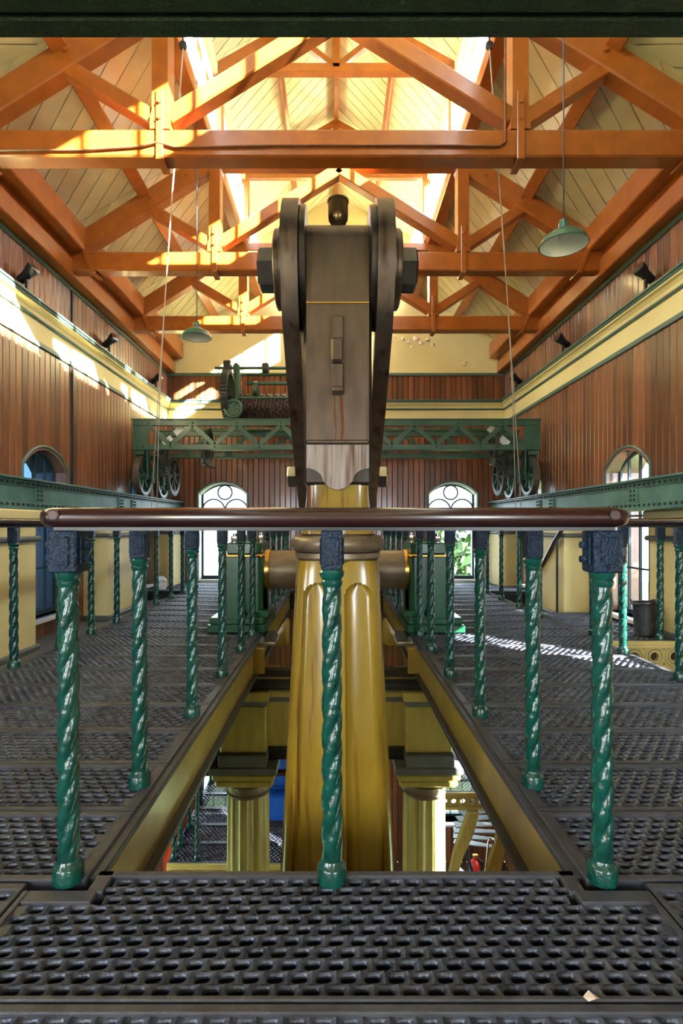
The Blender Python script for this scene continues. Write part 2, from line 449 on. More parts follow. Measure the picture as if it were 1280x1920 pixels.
WIN = [0]
def make_window(w, op, glassm, tracery, d=.24, mull=3, bars=(.55, 1.1)):
    WIN[0] += 1
    uc, hw, zb, sp, rise = op
    fr = MB()
    path = [(uc-hw+.035, d, zb+.02)]+[(uc-(hw-.035)+2*(hw-.035)*k/14, d, arch_z(uc-(hw-.035)+2*(hw-.035)*k/14, op)-.035) for k in range(15)]+[(uc+hw-.035, d, zb+.02)]
    fr.tube(path, .02, 6); fr.box(uc-hw+.02, uc+hw-.02, d-.02, d+.02, zb, zb+.05)
    o = fr.build('window_%d' % WIN[0], 'frame', None, 50)
    o.location = w.location; o.rotation_euler = w.rotation_euler; WM[o] = WM[w].copy()
    tag(o, kind='structure')
    gp = [(uc-hw+.02, zb)]+[(uc-hw+.02+(2*hw-.04)*k/14, arch_z(uc-hw+.02+(2*hw-.04)*k/14, op)-.01) for k in range(15)]+[(uc+hw-.02, zb)]
    MB().prism(gp, d+.022, d+.028, 'y').build('pane', glassm, o, local=True)
    if tracery:
        R = hw*.29; zc = sp+rise-.045-R
        MB().torus(R, .016, (uc, d-.004, zc), 'y', 28, 6).build('tracery_ring', 'frame', o, 60, local=True)
        for sgn in (-1, 1):
            R2 = hw*.46; c = (uc+sgn*hw*.47, sp-.30)
            pts = [(c[0]+R2*math.cos(t), d-.004, c[1]+R2*math.sin(t)) for t in [pi*k/16 for k in range(17)]]
            MB().tube(pts, .016, 6).build('tracery_arc', 'frame', o, 60, local=True)
        MB().box(uc-.016, uc+.016, d-.015, d+.012, zb, sp-.26).build('mullion', 'frame', o, local=True)
    else:
        for k in range(1, mull+1):
            u = uc-hw+2*hw*k/(mull+1)
            MB().box(u-.010, u+.010, d-.014, d+.012, zb, arch_z(u, op)-.03).build('mullion', 'frame', o, local=True)
    for z in bars:
        MB().box(uc-hw+.03, uc+hw-.03, d-.012, d+.010, z-.010, z+.010).build('glazing_bar', 'frame', o, local=True)
    return o

HW = .42
side_c = [3.10, 5.52, 8.15]
ops_far = [(-2.02, .44, .04, 1.57, .20), (2.08, .44, .04, 1.57, .20)]
ops_left = [(y, HW, .06, 1.60, .20) for y in side_c]
ops_right = [(-y, HW, .06, 1.60, .20) for y in side_c[1:]]+[(-side_c[0], HW, -1.25, 1.60, .20)]
# tall windows of the storey below
low_far = [(-2.02, .44, -4.3, -1.7, .20), (2.08, .44, -4.3, -1.7, .20)]
low_left = [(y, HW, -4.3, -1.7, .20) for y in side_c]
low_right = [(-y, HW, -4.3, -1.7, .20) for y in side_c]
ops_back = [(-1.9, .45, .3, 1.9, .2), (1.9, .45, .3, 1.9, .2)]
BANDS = [(ZL, Z_TR1-.02), (Z_CORN1, Z_TOPTRIM+.01)]
wall_far = make_wall('wall_far', (0, YF, 0), 0, -XW, XW, ops_far+low_far, BANDS, ext=.4)
wall_left = make_wall('wall_left', (-XW, 0, 0), pi/2, 1.0, YF, ops_left+low_left, BANDS, .1)
wall_right = make_wall('wall_right', (XW, 0, 0), -pi/2, -YF, -1.0, ops_right+low_right, BANDS, .1)
# room behind the camera: plain walls with tall windows
def plain_wall(name, loc, rz, u0, u1, ops, m, z_top=3.72):
    b = MB(); cur = u0-(.4 if name == 'wall_back' else 0)
    for o in sorted(ops):
        a, c = o[0]-o[1], o[0]+o[1]
        b.box(cur, a, 0, .38, ZL, z_top); b.box(a, c, 0, .38, ZL, o[2]); b.box(a, c, 0, .38, o[3]+o[4], z_top); cur = c
    b.box(cur, u1+.4 if 'back' == name[-4:] and 'wall_back' == name else u1, 0, .38, ZL, z_top)
    w = b.build(name, m); w.location = loc; w.rotation_euler = (0, 0, rz); WM[w] = Matrix.Translation(loc) @ Matrix.Rotation(rz, 4, 'Z')
    return tag(w, kind='structure')
wall_back = plain_wall('wall_back', (0, YB, 0), pi, -XW, XW, ops_back, 'cream')
wlb = plain_wall('wall_left_back', (-XW, 0, 0), pi/2, YB, 1.0, [(-1.2, .6, .3, 1.9, .2)], 'wood')
wrb = plain_wall('wall_right_back', (XW, 0, 0), -pi/2, -1.0, -YB, [], 'wood')

for o in ops_far: reveal(wall_far, o, 'white'); make_window(wall_far, o, 'glass_far', True, .20, bars=(1.12,))
for o in ops_left: reveal(wall_left, o, 'reveal'); make_window(wall_left, o, 'glass_blue', False, .13)
for o in ops_right: reveal(wall_right, o, 'reveal'); make_window(wall_right, o, 'glass_side', False, .15)
for o in low_far: reveal(wall_far, o, 'white'); make_window(wall_far, o, 'glass', False, .24, bars=(-2.6, -3.4))
for o in low_left: reveal(wall_left, o, 'reveal'); make_window(wall_left, o, 'glass', False, .30, bars=(-2.6, -3.4))
for o in low_right: reveal(wall_right, o, 'reveal'); make_window(wall_right, o, 'glass', False, .30, bars=(-2.6, -3.4))

# gables
def gable(parent):
    e = [(-XW, Z_TOPTRIM+.05), (XW, Z_TOPTRIM+.05), (XW, zr(3)+OFF+.05), (LX+.04, zr(LX)+OFF), (LX+.04, 6.12), (0, 6.12+LX*.56+.05), (-LX-.04, 6.12), (-LX-.04, zr(LX)+OFF), (-XW, zr(3)+OFF+.05)]
    MB().prism(e, .0, .38, 'y').build('gable', 'cream', parent, local=True)
    # blistered plaster patches
    return
gable(wall_far); gable(wall_back)
pat = MB()
for (px, pz, r) in ((1.18, 4.32, .06), (1.28, 4.26, .05), (1.42, 4.33, .07), (1.52, 4.25, .05), (1.62, 4.30, .05), (1.72, 4.22, .035), (1.35, 4.18, .03), (2.28, 3.86, .045), (2.30, 3.92, .03), (1.05, 4.35, .03)):
    k = 9; rr = [r*random.uniform(.5, 1.2) for _ in range(k)]
    pts = [(px+rr[i]*math.cos(2*pi*i/k), pz+rr[i]*.8*math.sin(2*pi*i/k)) for i in range(k)]
    n0 = len(pat.v)
    pat.add([(p[0], -.001, p[1]) for p in pts]+[(px+(p[0]-px)*.55, -.020-random.random()*.012, pz+(p[1]-pz)*.55) for p in pts],
            [(i, (i+1) % k, k+(i+1) % k, k+i) for i in range(k)]+[tuple(range(k, 2*k))])
M['chip'] = mat('flaked_plaster', (.86, .78, .55), .7, amt=.1)
pat.build('plaster_blister', 'chip', wall_far, local=True)['kind'] = 'stuff'

# pilasters carrying the crane girders, children of the walls
def pilaster(w, u0, u1, proj, zb=-.12):
    p = MB().box(u0, u1, -proj, .0, zb, 1.0, .006).build('pilaster', 'cream', w, local=True)
    MB().box(u0-.04, u1+.04, -proj-.035, .0, .855, .905, .015).build('neck_moulding', 'stone', p, local=False).matrix_parent_inverse = Matrix()
    MB().box(u0-.025, u1+.025, -proj-.02, .0, 1.0, 1.04, .01).build('cap_band', 'stone', p, local=False).matrix_parent_inverse = Matrix()
    MB().box(u0-.05, u1+.05, -proj-.045, .0, 1.04, 1.135, .012).build('cap', 'cream', p, local=False).matrix_parent_inverse = Matrix()
    MB().box(u0-.03, u1+.03, -proj-.03, .0, zb-.01, zb+.05, .012).build('plinth', 'stone', p, local=False).matrix_parent_inverse = Matrix()
for (a, c) in ((1.4, 2.4), (3.75, 4.80), (6.32, 7.36), (8.85, 9.45)):
    pilaster(wall_left, a, c, .30)
for (a, c) in ((6.32, 7.36), (8.85, 9.45)):
    pilaster(wall_right, -c, -a, .30)
pilaster(wall_right, -5.04, -3.72, .04, .0)
pilaster(wall_right, -2.5, -1.4, .30)
# black conduit down the left wall
MB().box(6.04, 6.065, -.022, .0, 1.35, Z_TR1-.02).build('conduit', 'black', wall_left, local=True)
MB().box(6.04, 6.06, -.016, .0, Z_CORN1, Z_TOPTRIM).build('conduit', 'black', wall_left, local=True)

# ------------------------------------------------------------------ roof
sk = MB()
T = .10
for sx in (-1, 1):
    a = (sx*(XW+.4), zr(3)-.4*ROOF_S+OFF+.03); c = (sx*(LX+.02), zr(LX)+OFF+.03)
    sk.prism([a, c, (c[0], c[1]+T), (a[0], a[1]+T)], YB-.4, YF+.4, 'y')
    a = (sx*(LX+.14), 6.12-.14*.56+.035); c = (0, 6.12+LX*.56+.035)
    sk.prism([a, c, (c[0], c[1]+T), (a[0], a[1]+T)], YB-.4, YF+.4, 'y')
ceiling = sk.build('ceiling', 'ceil_gap'); tag(ceiling, kind='structure')

def clip(poly, f):
    out = []
    for i in range(len(poly)):
        a, b = poly[i], poly[(i+1) % len(poly)]; fa, fb = f(a), f(b)
        if fa >= 0: out.append(a)
        if fa*fb < 0:
            t = fa/(fa-fb); out.append((a[0]+t*(b[0]-a[0]), a[1]+t*(b[1]-a[1])))
    return out

def boards(sx, x_lo, z_lo, x_hi, z_hi, ya, yb, shift, pitch, name):
    """diagonal boarding of one roof bay: (y,s) parallelograms clipped to the bay"""
    g = .006
    y = ya-abs(shift)-pitch
    while y < yb+abs(shift)+pitch:
        poly = [(y+g, 0), (y+pitch-g, 0), (y+pitch-g+shift, 1), (y+g+shift, 1)]
        for f in (lambda p: p[0]-ya, lambda p: yb-p[0]): poly = clip(poly, f) if len(poly) > 2 else poly
        y += pitch
        if len(poly) < 3: continue
        nrm = Vector((-sx*(z_hi-z_lo), 0, -(abs(x_lo)-abs(x_hi)))).normalized()
        bot = []; top = []
        cy = sum(p[0] for p in poly)/len(poly); cs = sum(p[1] for p in poly)/len(poly)
        for (yy, s) in poly:
            P = Vector((sx*(x_lo+(x_hi-x_lo)*s), yy, z_lo+(z_hi-z_lo)*s))
            Q = Vector((sx*(x_lo+(x_hi-x_lo)*s), yy+(.006 if yy < cy else -.006), z_lo+(z_hi-z_lo)*s))
            top.append(P-nrm*.015); bot.append(Q)
        n = len(poly); m = MB()
        m.add(bot+top, [tuple(range(n)), tuple(range(n, 2*n))[::-1]]+[(i, (i+1) % n, n+(i+1) % n, n+i) for i in range(n)])
        m.build(name, 'ceil', ceiling)

bays = [(0.4, YT[0]), (YT[0], YT[1]), (YT[1], YT[2]), (YT[2], YF)]
for bi, (ya, yb) in enumerate(bays):
    for sx in (-1, 1):
        sh = 1.15 if bi == 0 else -1.24
        boards(sx, XW, zr(XW)+OFF, LX+.03, zr(LX+.03)+OFF, ya, yb, sh, .205, 'ceiling_board')
        boards(sx, LX+.06, 6.12-.06*.56, 0.0, 6.12+LX*.56, ya, yb, -.9, .17, 'lantern_board')

for sx in (-1, 1):
    # purlin at mid slope, wall plates, lantern sill and head, lantern purlin
    x = sx*2.12; z = zr(2.12)+.17
    ang = math.atan(ROOF_S)
    def rotbox(x, z, w, h, a, ya, yb):
        m = Matrix.Translation((x, 0, z)) @ Matrix.Rotation(a, 4, 'Y')
        return MB().box(-w/2, w/2, ya, yb, -h/2, h/2, .008, m)
    rotbox(x, z, .13, .19, sx*ang, .5, YF).build('purlin', 'orange', ceiling)
    MB().box(sx*2.86, sx*3.0, .5, YF, 3.71, 3.90, .01).build('wall_plate', 'orange', ceiling)
    MB().box(sx*2.72, sx*2.90, .5, YF, 3.97, 4.24, .012).build('pole_plate', 'orange', ceiling)
    MB().box(sx*2.88, sx*3.0, .5, YF, 3.88, 4.24).build('eaves_board', 'orange', ceiling)
    MB().box(sx*(LX-.05), sx*(LX+.09), .5, YF, 4.98, 5.10, .01).build('lantern_sill_beam', 'orange', ceiling)
    MB().box(sx*(LX-.005), sx*(LX+.06), .5, YF, 5.09, 5.26).build('lantern_upstand', 'cream', ceiling)
    MB().box(sx*(LX-.05), sx*(LX+.06), .5, YF, 5.92, 6.06, .01).build('lantern_head_beam', 'cream', ceiling)
    xx = sx*LX*.5; zz = 6.12+LX*.28-.06
    rotbox(xx, zz, .06, .09, sx*math.atan(.56), .5, YF).build('lantern_purlin', 'orange', ceiling)
MB().box(-.03, .03, .5, YF, 6.12+LX*.56-.16, 6.12+LX*.56-.01, .006).build('ridge_beam', 'orange', ceiling)
for sx in (-1, 1):
    MB().box(sx*2.88, sx*3.38, YB-.38, .5, 3.70, 4.26).build('eaves_board', 'orange', ceiling)
    MB().box(sx*3.0, sx*3.38, .5, YF+.38, 3.70, 4.22).build('eaves_board', 'orange', ceiling)
# solid parts of the lantern sides and roof edge behind the camera
for sx in (-1, 1):
    MB().box(sx*(LX-.03), sx*(LX+.06), YB, .5, 4.9, 5.26).build('lantern_upstand', 'cream', ceiling)
    MB().box(sx*(LX-.03), sx*(LX+.06), YB, .5, 5.92, 6.06).build('lantern_head_beam', 'cream', ceiling)

# lantern glazing: one window per bay and side
lb = [(YB, -1.25), (-1.25, .5), (.5, 2.3), (2.3, YT[0]), (YT[0], YT[1]), (YT[1], YT[2]), (YT[2], YF)]
for sx in (-1, 1):
    for (ya, yb) in lb:
        WIN[0] += 1
        n = 5; p = (yb-ya)/n
        f = MB()
        f.box(sx*(LX+.0), sx*(LX+.045), ya, yb, 5.26, 5.30); f.box(sx*LX, sx*(LX+.045), ya, yb, 5.89, 5.93)
        f.box(sx*LX, sx*(LX+.045), ya, ya+.025, 5.28, 5.92); f.box(sx*LX, sx*(LX+.045), yb-.025, yb, 5.28, 5.92)
        o = f.build('window_%d' % WIN[0], 'white'); tag(o, kind='structure')
        for k in range(1, n):
            MB().box(sx*(LX+.005), sx*(LX+.04), ya+k*p-.012, ya+k*p+.012, 5.29, 5.91).build('mullion', 'white', o)
        for k in range(n):
            MB().box(sx*(LX+.02), sx*(LX+.024), ya+k*p+.012, ya+(k+1)*p-.012, 5.29, 5.91).build('pane', 'glass', o)

# roof trusses
def truss(y, label, conduit=False):
    t = thing('roof_truss', label, 'roof truss', (0, y, 3.76), group='orange roof trusses')
    h = .075; X0 = .03
    MB().box(-XW+.02, XW-.02, y-h, y+h, 3.765, 3.97, .012).build('tie_beam', 'orange', t)
    for sx in (-1, 1):
        qx = X0+sx*1.35
        MB().prism([(qx-.075, 3.97), (qx+.075, 3.97), (qx+.075, 4.06), (qx+.06, 4.10), (qx+.06, 4.86), (qx+.075, 4.90), (qx+.075, 5.04), (qx-.075, 5.04), (qx-.075, 4.90), (qx-.06, 4.86), (qx-.06, 4.10), (qx-.075, 4.06)],
                   y-h-.004, y+h+.004, 'y').build('queen_post', 'orange', t)
        # iron strap and bolt at the foot of the post
        s = MB().box(qx-.028, qx+.028, y-h-.016, y-h-.004, 3.74, 4.25, .004)
        s.box(qx-.028, qx+.028, y-h-.016, y+h+.016, 3.735, 3.75, .003)
        s.box(qx-.028, qx+.028, y+h+.004, y+h+.016, 3.74, 4.25, .004)
        so = s.build('post_strap', 'orange', t)
        for bz in (4.16, 4.04): hexnut(MB(), (qx, y-h-.016, bz), 'y', .016, -.016).build('bolt', 'orange', so)
        # principal rafter
        P0 = (sx*2.98, y, zr(2.98)-.01); P1 = (qx+sx*.05, y, zr(abs(qx))+.0)
        MB().bar(P0, P1, 2*h-.01, .21, (0, 0, 1), .012).build('principal_rafter', 'orange', t)
        for fx in (1.48, 1.62, 2.02): hexnut(MB(), (sx*fx, y-h-.002, zr(fx)+.02), 'y', .018, -.014).build('bolt', 'orange', t)
        # outer strut, inner brace
        MB().bar((qx+sx*.05, y, 4.07), (sx*2.06, y, zr(2.06)-.04), 2*h-.03, .115, (0, 0, 1), .01).build('strut', 'orange', t)
        MB().bar((qx-sx*.05, y, 4.08), (X0-sx*.02, y, 4.90), 2*h-.02, .125, (0, 0, 1), .01).build('brace', 'orange', t)
        # heel strap over rafter and tie
        MB().bar((sx*2.80, y-h-.012, 4.16), (sx*2.63, y-h-.012, 3.735), .012, .045, (1, 0, .4), .003).build('heel_strap', 'orange', t)
        MB().box(sx*2.605, sx*2.655, y-h-.018, y+h+.018, 3.73, 3.748, .003).build('heel_plate', 'orange', t)
        # lantern: post and rafter
        MB().box(sx*(LX-.10), sx*(LX-.02), y-.05, y+.05, 5.04, 6.02, .008).build('lantern_post', 'orange', t)
        MB().bar((sx*(LX-.03), y, 6.0), (0, y, 6.0+LX*.56-.02), .085, .11, (0, 0, 1), .008).build('lantern_rafter', 'orange', t)
        MB().bar((0, y, 6.02), (sx*.52, y, 6.0+(LX-.52)*.56-.03), .06, .065, (0, 0, 1), .006).build('lantern_strut', 'orange', t)
    MB().box(X0-1.30, X0+1.30, y-h+.01, y+h-.01, 4.90, 5.01, .01).build('straining_beam', 'orange', t)
    MB().box(-LX+.02, LX-.02, y-.045, y+.045, 5.95, 6.05, .008).build('lantern_tie', 'orange', t)
    MB().box(-.04, .04, y-.045, y+.045, 6.0, 6.0+LX*.56, .006).build('king_post', 'orange', t)
    if conduit:
        yy = y-h-.012
        MB().tube([(-2.9, yy, 3.80), (-1.9, yy, 3.80), (-1.45, yy, 3.83), (-1.33, yy, 3.86), (-1.2, yy, 3.82), (-.4, yy, 3.835), (.6, yy, 3.835), (1.22, yy, 3.83), (1.262, yy, 3.86), (1.262, yy, 4.9)], .009, 6).build('conduit_pipe', 'wood', t, 60)
    return t
truss(YT[0], 'large orange timber truss nearest the green overhead beam', True)
truss(YT[1], 'middle orange timber truss, just behind the oil cup')
truss(YT[2], 'smallest orange timber truss, above the crane and far wall')

# dark green beam overhead, spanning the room in front of the roof
t = thing('overhead_beam', 'dark green painted beam crossing the top of the picture', 'beam', (0, 1.6, 2.6))
MB().box(-XW+.0, XW-.0, 1.685, 1.755, 2.60, 2.86, .006).build('outer_timber', 'green_dark', t)
MB().box(-XW+.0, XW-.0, 1.30, 1.664, 2.595, 2.86, .006).build('inner_timber', 'green_dark', t)
MB().box(-XW+.0, XW-.0, 1.66, 1.69, 2.64, 2.84).build('groove', 'black', t)

# ------------------------------------------------------------------ floor of gratings
PX, PY = .054, .035
def grating_mesh(name, W, D, tongue=None):
    """plate from (0,0) to (W,D), top z=0, pierced with staggered almond holes"""
    bw = .017
    nx = max(1, int((W-2*bw)/PX)); ny = max(1, int((D-2*bw)/PY))
    ox = (W-nx*PX)/2; oy = (D-ny*PY)/2
    if tongue:
        tx0, tx1, td = tongue; oy = .016; ny = int((D-.03)/PY); ntot = int((D+td-.03)/PY)
    else: ntot = ny
    mb = MB()
    K = 12
    def unit(sx):  # boundary of one rectangular cell, and the hole rings
        hx, hy = sx/2, PY/2
        out = [(hx, 0, .0), (hx, hy*.55, -.001), (hx, hy, -.003), (hx*.4, hy, -.005), (-hx*.4, hy, -.005), (-hx, hy, -.003), (-hx, hy*.55, -.001), (-hx, 0, .0), (-hx, -hy, -.003), (-hx*.4, -hy, -.005), (hx*.4, -hy, -.005), (hx, -hy, -.003)]
        a, b = sx/2-.0070, hy-.0046
        r1 = []; r2 = []
        for (x, y, z) in out:
            t = math.atan2(y/hy, x/hx)
            ct, st = math.cos(t), math.sin(t)
            x1 = a*math.copysign(abs(ct)**.8, ct); y1 = b*math.copysign(abs(st)**1.0, st)
            y1 += .0022*(x1/a)          # slight slant
            r1.append((x1, y1, -.0065)); r2.append((x1*1.02, y1*1.02, -.017))
        return out, r1, r2
    for j in range(ntot):
        stag = (j % 2)
        cells = []
        if stag: cells = [(PX/4, PX/2)]+[(PX*(i+1), PX) for i in range(nx-1)]+[(nx*PX-PX/4, PX/2)]
        else: cells = [(PX*(i+.5), PX) for i in range(nx)]
        if j >= ny: cells = [c for c in cells if tx0+.015 < ox+c[0]-c[1]/2 and ox+c[0]+c[1]/2 < tx1-.015]
        for (cx, w) in cells:
            out, r1, r2 = unit(w)
            X = ox+cx; Y = oy+(j+.5)*PY
            vs = [(X+p[0], Y+p[1], p[2]) for p in out]
            if w < PX:
                n = len(out); mb.add(vs, [tuple(range(n))]); continue
            vs += [(X+p[0], Y+p[1], p[2]) for p in r1]+[(X+p[0], Y+p[1], p[2]) for p in r2]
            n = len(out); fs = []
            for i in range(n):
                i2 = (i+1) % n
                fs += [(i, i2, n+i2, n+i), (n+i, n+i2, 2*n+i2, 2*n+i)]
            mb.add(vs, fs)
    me = bpy.data.meshes.new(name); 
    rim = MB(); e = .003
    if tongue:
        ye = oy+ny*PY; yt = oy+ntot*PY
        rim.box(e, W-e, e, oy+.001, -.03, .004, .003)
        rim.box(e, ox+.001, oy, D-e, -.03, .004, .003); rim.box(W-ox-.001, W-e, oy, D-e, -.03, .004, .003)
        rim.box(ox, tx0+.03, ye-.001, D-e, -.03, .004, .003); rim.box(tx1-.03, W-ox, ye-.001, D-e, -.03, .004, .003)
        rim.box(tx0, tx0+.045, D-.01, D+td-e, -.03, .004, .003); rim.box(tx1-.045, tx1, D-.01, D+td-e, -.03, .004, .003)
        rim.box(tx0, tx1, yt-.001, D+td-e, -.03, .004, .003)
    else:
        rim.box(e, W-e, e, oy+.001, -.03, .004, .003); rim.box(e, W-e, D-oy-.001, D-e, -.03, .004, .003)
        rim.box(e, ox+.001, oy, D-oy, -.03, .004, .003); rim.box(W-ox-.001, W-e, oy, D-oy, -.03, .004, .003)
    nf = len(mb.f)
    mb.add(rim.v, rim.f)
    me.from_pydata(mb.v, [], mb.f)
    me.materials.append(M['iron']); me.materials.append(M['iron_rim'])
    me.polygons.foreach_set('material_index', [0]*nf+[1]*(len(mb.f)-nf))
    me.polygons.foreach_set('use_smooth', [True]*nf+[False]*(len(mb.f)-nf))
    me.update()
    return me

fl = MB()   # carrying joists and an added black deck under the plates
OPX = .685  # opening half width
WK = 2.30   # outer edge of the walkways
Y0 = 1.495; PD = .37
for sx in (-1, 1):
    fl.box(sx*(WK-.09), sx*WK, Y0, 7.9, -.22, -.032); fl.box(sx*1.45, sx*1.52, Y0, 7.9, -.2, -.032)
for y in (-2.9, -1.5, 0, 1.09, 8.05, 9.3):
    fl.box(-XW, XW, y, y+.06, -.2, -.034)
for sx in (-1, 1):
    xa, xb = sorted((sx*.78, sx*WK)); fl.box(xa, xb, Y0, 8.3, -.30, -.26)  # added deck sheets, stop light from below so the grating holes stay dark
fl.box(-WK, WK, .9, Y0+.02, -.30, -.26); fl.box(-WK, WK, Y0+.01, Y0+.03, -.30, -.032)
fl.box(-XW, XW, 8.3, YF, -.30, -.26); fl.box(-XW, -WK, YB, 1.6, -.3, -.26); fl.box(WK, XW, YB, 1.6, -.3, -.26)
floor = fl.build('floor', 'black'); tag(floor, kind='structure')
cache = {}
def plate(x0, y0, W, D, label=None):
    key = (round(W, 3), round(D, 3))
    if key not in cache: cache[key] = grating_mesh('floor_plate', W, D)
    return put('floor_plate', cache[key], floor, (x0, y0, 0))
k = 0
y = Y0
while y < 7.85:
    plate(-WK, y, WK-.70, PD); plate(.70, y, WK-.70, PD); y += PD
YE = y  # far landing starts
for i in range(4):
    for x in (-3.0, -1.5, 0, 1.5):
        plate(x, YE+i*.4, 1.5, .4)
# front cross walk
FW = .857
put('floor_plate', grating_mesh('floor_plate', 2*FW, .345, (FW-.68, FW+.68, .082)), floor, (-FW, 1.115, 0))   # one plate with a tongue between the newels
for sx in (-1, 1):
    plate(sx*FW if sx > 0 else -FW-1.44, 1.115, 1.44, .375)
for r in range(1, 3):
    for x in (-FW-1.44, FW):
        plate(x, 1.115-.40*r, 1.44, .40)
    plate(-FW, 1.115-.40*r, 2*FW, .40)
MB().box(-XW, XW, YB, .315, -.06, -.001).build('back_slab', 'iron_rim', floor)
# dark ledge strips along the left wall and beside the plates
MB().box(-XW, -WK-.01, Y0, YE-.0, -.20, -.13).build('ledge', 'stone', floor)
MB().prism([(-2.62, -.13), (-2.36, -.13), (-2.38, -.05), (-2.46, -.05), (-2.50, -.10), (-2.62, -.10)], 1.6, YE-.02, 'y').build('ledge_moulding', 'stone', floor)
# checkered right landing with its own plates
for i in range(4):
    plate(2.31, 4.62+i*.37, .69, .37)
MB().box(-XW, XW, .3, .95, -.26, -.21).build('soffit', 'ochre_flat', floor)

def ring_fascia(name, x0, x1, y, z1, parent, cm='ochre_pale', h=.25, pitch=.155):
    """cast fascia with a guilloche of rings and open centres"""
    f = MB().box(x0, x1, y-.02, y+.03, z1-.03, z1, .004)
    f.box(x0, x1, y-.03, y+.03, z1-.055, z1-.03, .004); f.box(x0, x1, y-.025, y+.03, z1-h, z1-h+.045, .004)
    o = f.build(name, cm, parent)
    n = max(1, int((x1-x0)/pitch)); p = (x1-x0)/n
    zc = z1-.055-(h-.1)/2; R = min(p*.62, (h-.1)/2*1.05)
    pl = MB(); K = 24
    for i in range(n):
        cx = x0+(i+.5)*p
        vs = []; fs = []
        for kk in range(K):
            a = 2*pi*kk/K; c, s_ = math.cos(a), math.sin(a)
            m = max(abs(c)/(p/2), abs(s_)/((h-.1)/2+.004))
            vs.append((cx+c/m, y, zc+s_/m))
        rr = R*.52
        for kk in range(K):
            a = 2*pi*kk/K; vs.append((cx+rr*math.cos(a), y, zc+rr*math.sin(a)))
        for kk in range(K):
            a = 2*pi*kk/K; vs.append((cx+rr*math.cos(a), y+.03, zc+rr*math.sin(a)))
        for kk in range(K):
            k2 = (kk+1) % K; fs += [(kk, k2, K+k2, K+kk), (K+kk, K+k2, 2*K+k2, 2*K+kk)]
        pl.add(vs, fs)
    pl.build('web', cm, o, 40)
    for i in range(n):
        cx = x0+(i+.5)*p
        MB().torus(R*.60, .012, (cx, y-.006, zc), 'y', 24, 6).build('ring', cm, o, 60)
        MB().torus(R*.95, .010, (cx, y-.004, zc), 'y', 24, 6).build('ring', cm, o, 60)
    return o
ring_fascia('landing_fascia', 2.31, 3.0, 4.60, .0, floor, 'cream_cast')
for sx in (-1, 1):
    x0, x1 = sorted((sx*2.31, sx*3.0))
    o = MB().box(x0, x1, YE-.04, YE-.005, -.26, -.03).build('landing_fascia', 'ochre_flat', floor)
    MB().box(x0, x1, YE-.06, YE, -.035, .006, .01).build('nosing', 'black', o)
    MB().box(x0, x1, YE-.055, YE, -.09, -.075, .004).build('fascia_bead', 'black', o)

# ochre edge girders of the engine opening
for sx, lab in ((-1, 'left'), (1, 'right')):
    g = thing('edge_girder', 'ochre painted steel girder along the %s edge of the floor opening' % lab, 'girder', (sx*.70, 4.8, -.25))
    MB().box(sx*.690, sx*.705, Y0+.03, 7.9, -.235, -.02).build('web', 'ochre_flat', g)
    MB().box(sx*.672, sx*.76, Y0+.03, 7.9, -.032, -.006, .004).build('top_flange', 'iron_rim', g)
    MB().box(sx*.655, sx*.76, Y0+.03, 7.9, -.262, -.235, .004).build('bottom_flange', 'black', g)
    for (yy) in (4.45,):
        MB().box(sx*.60, sx*.69, yy, yy+.03, -.24, -.03).build('splice_plate', 'ochre_flat', g)
    # curved bracket by the trunnion
    pts = [(sx*.56, -.02), (sx*.47, .13), (sx*.44, .10), (sx*.44, -.10), (sx*.48, -.13), (sx*.56, -.13)]
    MB().prism(pts, 5.0, 5.08, 'y').build('bracket', 'ochre', g)
    MB().box(sx*.52, sx*.70, 4.60, 5.12, -.04, -.01, .005).build('bright_plate', 'steel_bright', g)

# ------------------------------------------------------------------ railings
def shaft_mesh():
    n, rows = 30, 130; z0, z1 = .062, .835
    vs = []; fs = []
    for j in range(rows+1):
        s = j/rows; z = z0+(z1-z0)*s
        tw = 2*pi*(z/.27)
        env = min(1, s/.05, (1-s)/.05); env = max(env, 0)
        r0 = .0255+.003*(1-s)
        for k in range(n):
            a = 2*pi*k/n
            q = abs(math.cos(1.5*(a-tw)))**.6
            r = r0*(1+env*(0.36*q-.27+.022*q*math.sin(2*pi*z/.031+2.1*math.floor(3*(a-tw)/(2*pi)+.5))))
            vs.append((r*math.cos(a), r*math.sin(a), z))
    for j in range(rows):
        for k in range(n):
            k2 = (k+1) % n; fs.append((j*n+k, j*n+k2, (j+1)*n+k2, (j+1)*n+k))
    m = MB(); m.add(vs, fs); return m.mesh('baluster', 'bal', 70)
SHAFT = shaft_mesh()
hb = MB().box(-.030, .030, -.030, .030, .874, .986, .004)
for s in (-1, 1):
    hb.box(-.02, .02, s*.030, s*.034, .89, .965, .002); hb.box(s*.030, s*.034, -.02, .02, .89, .965, .002)
HEAD = hb.mesh('head_block', 'balhead')
hc = MB().box(-.040, .040, -.040, .040, .868, .986, .005)
for s in (-1, 1):
    hc.box(-.022, .022, s*.040, s*.046, .89, .968, .003); hc.box(s*.040, s*.046, -.022, .022, .89, .968, .003)
    hexnut(hc, (s*.046, 0, .945), 'x', .011, s*.016); hexnut(hc, (s*.046, 0, .905), 'x', .011, s*.016)
HEADC = hc.mesh('head_block', 'balhead')
NECK = MB().lathe([(.024, .824), (.030, .834), (.031, .842), (.027, .848), (.034, .858), (.036, .868), (.030, .876)], 20).mesh('neck_ring', 'bal', 40)
FOOT = MB().lathe([(.041, 0), (.041, .040), (.038, .046), (.034, .050), (.029, .060), (.026, .070)], 22).mesh('foot_collar', 'bal', 40)

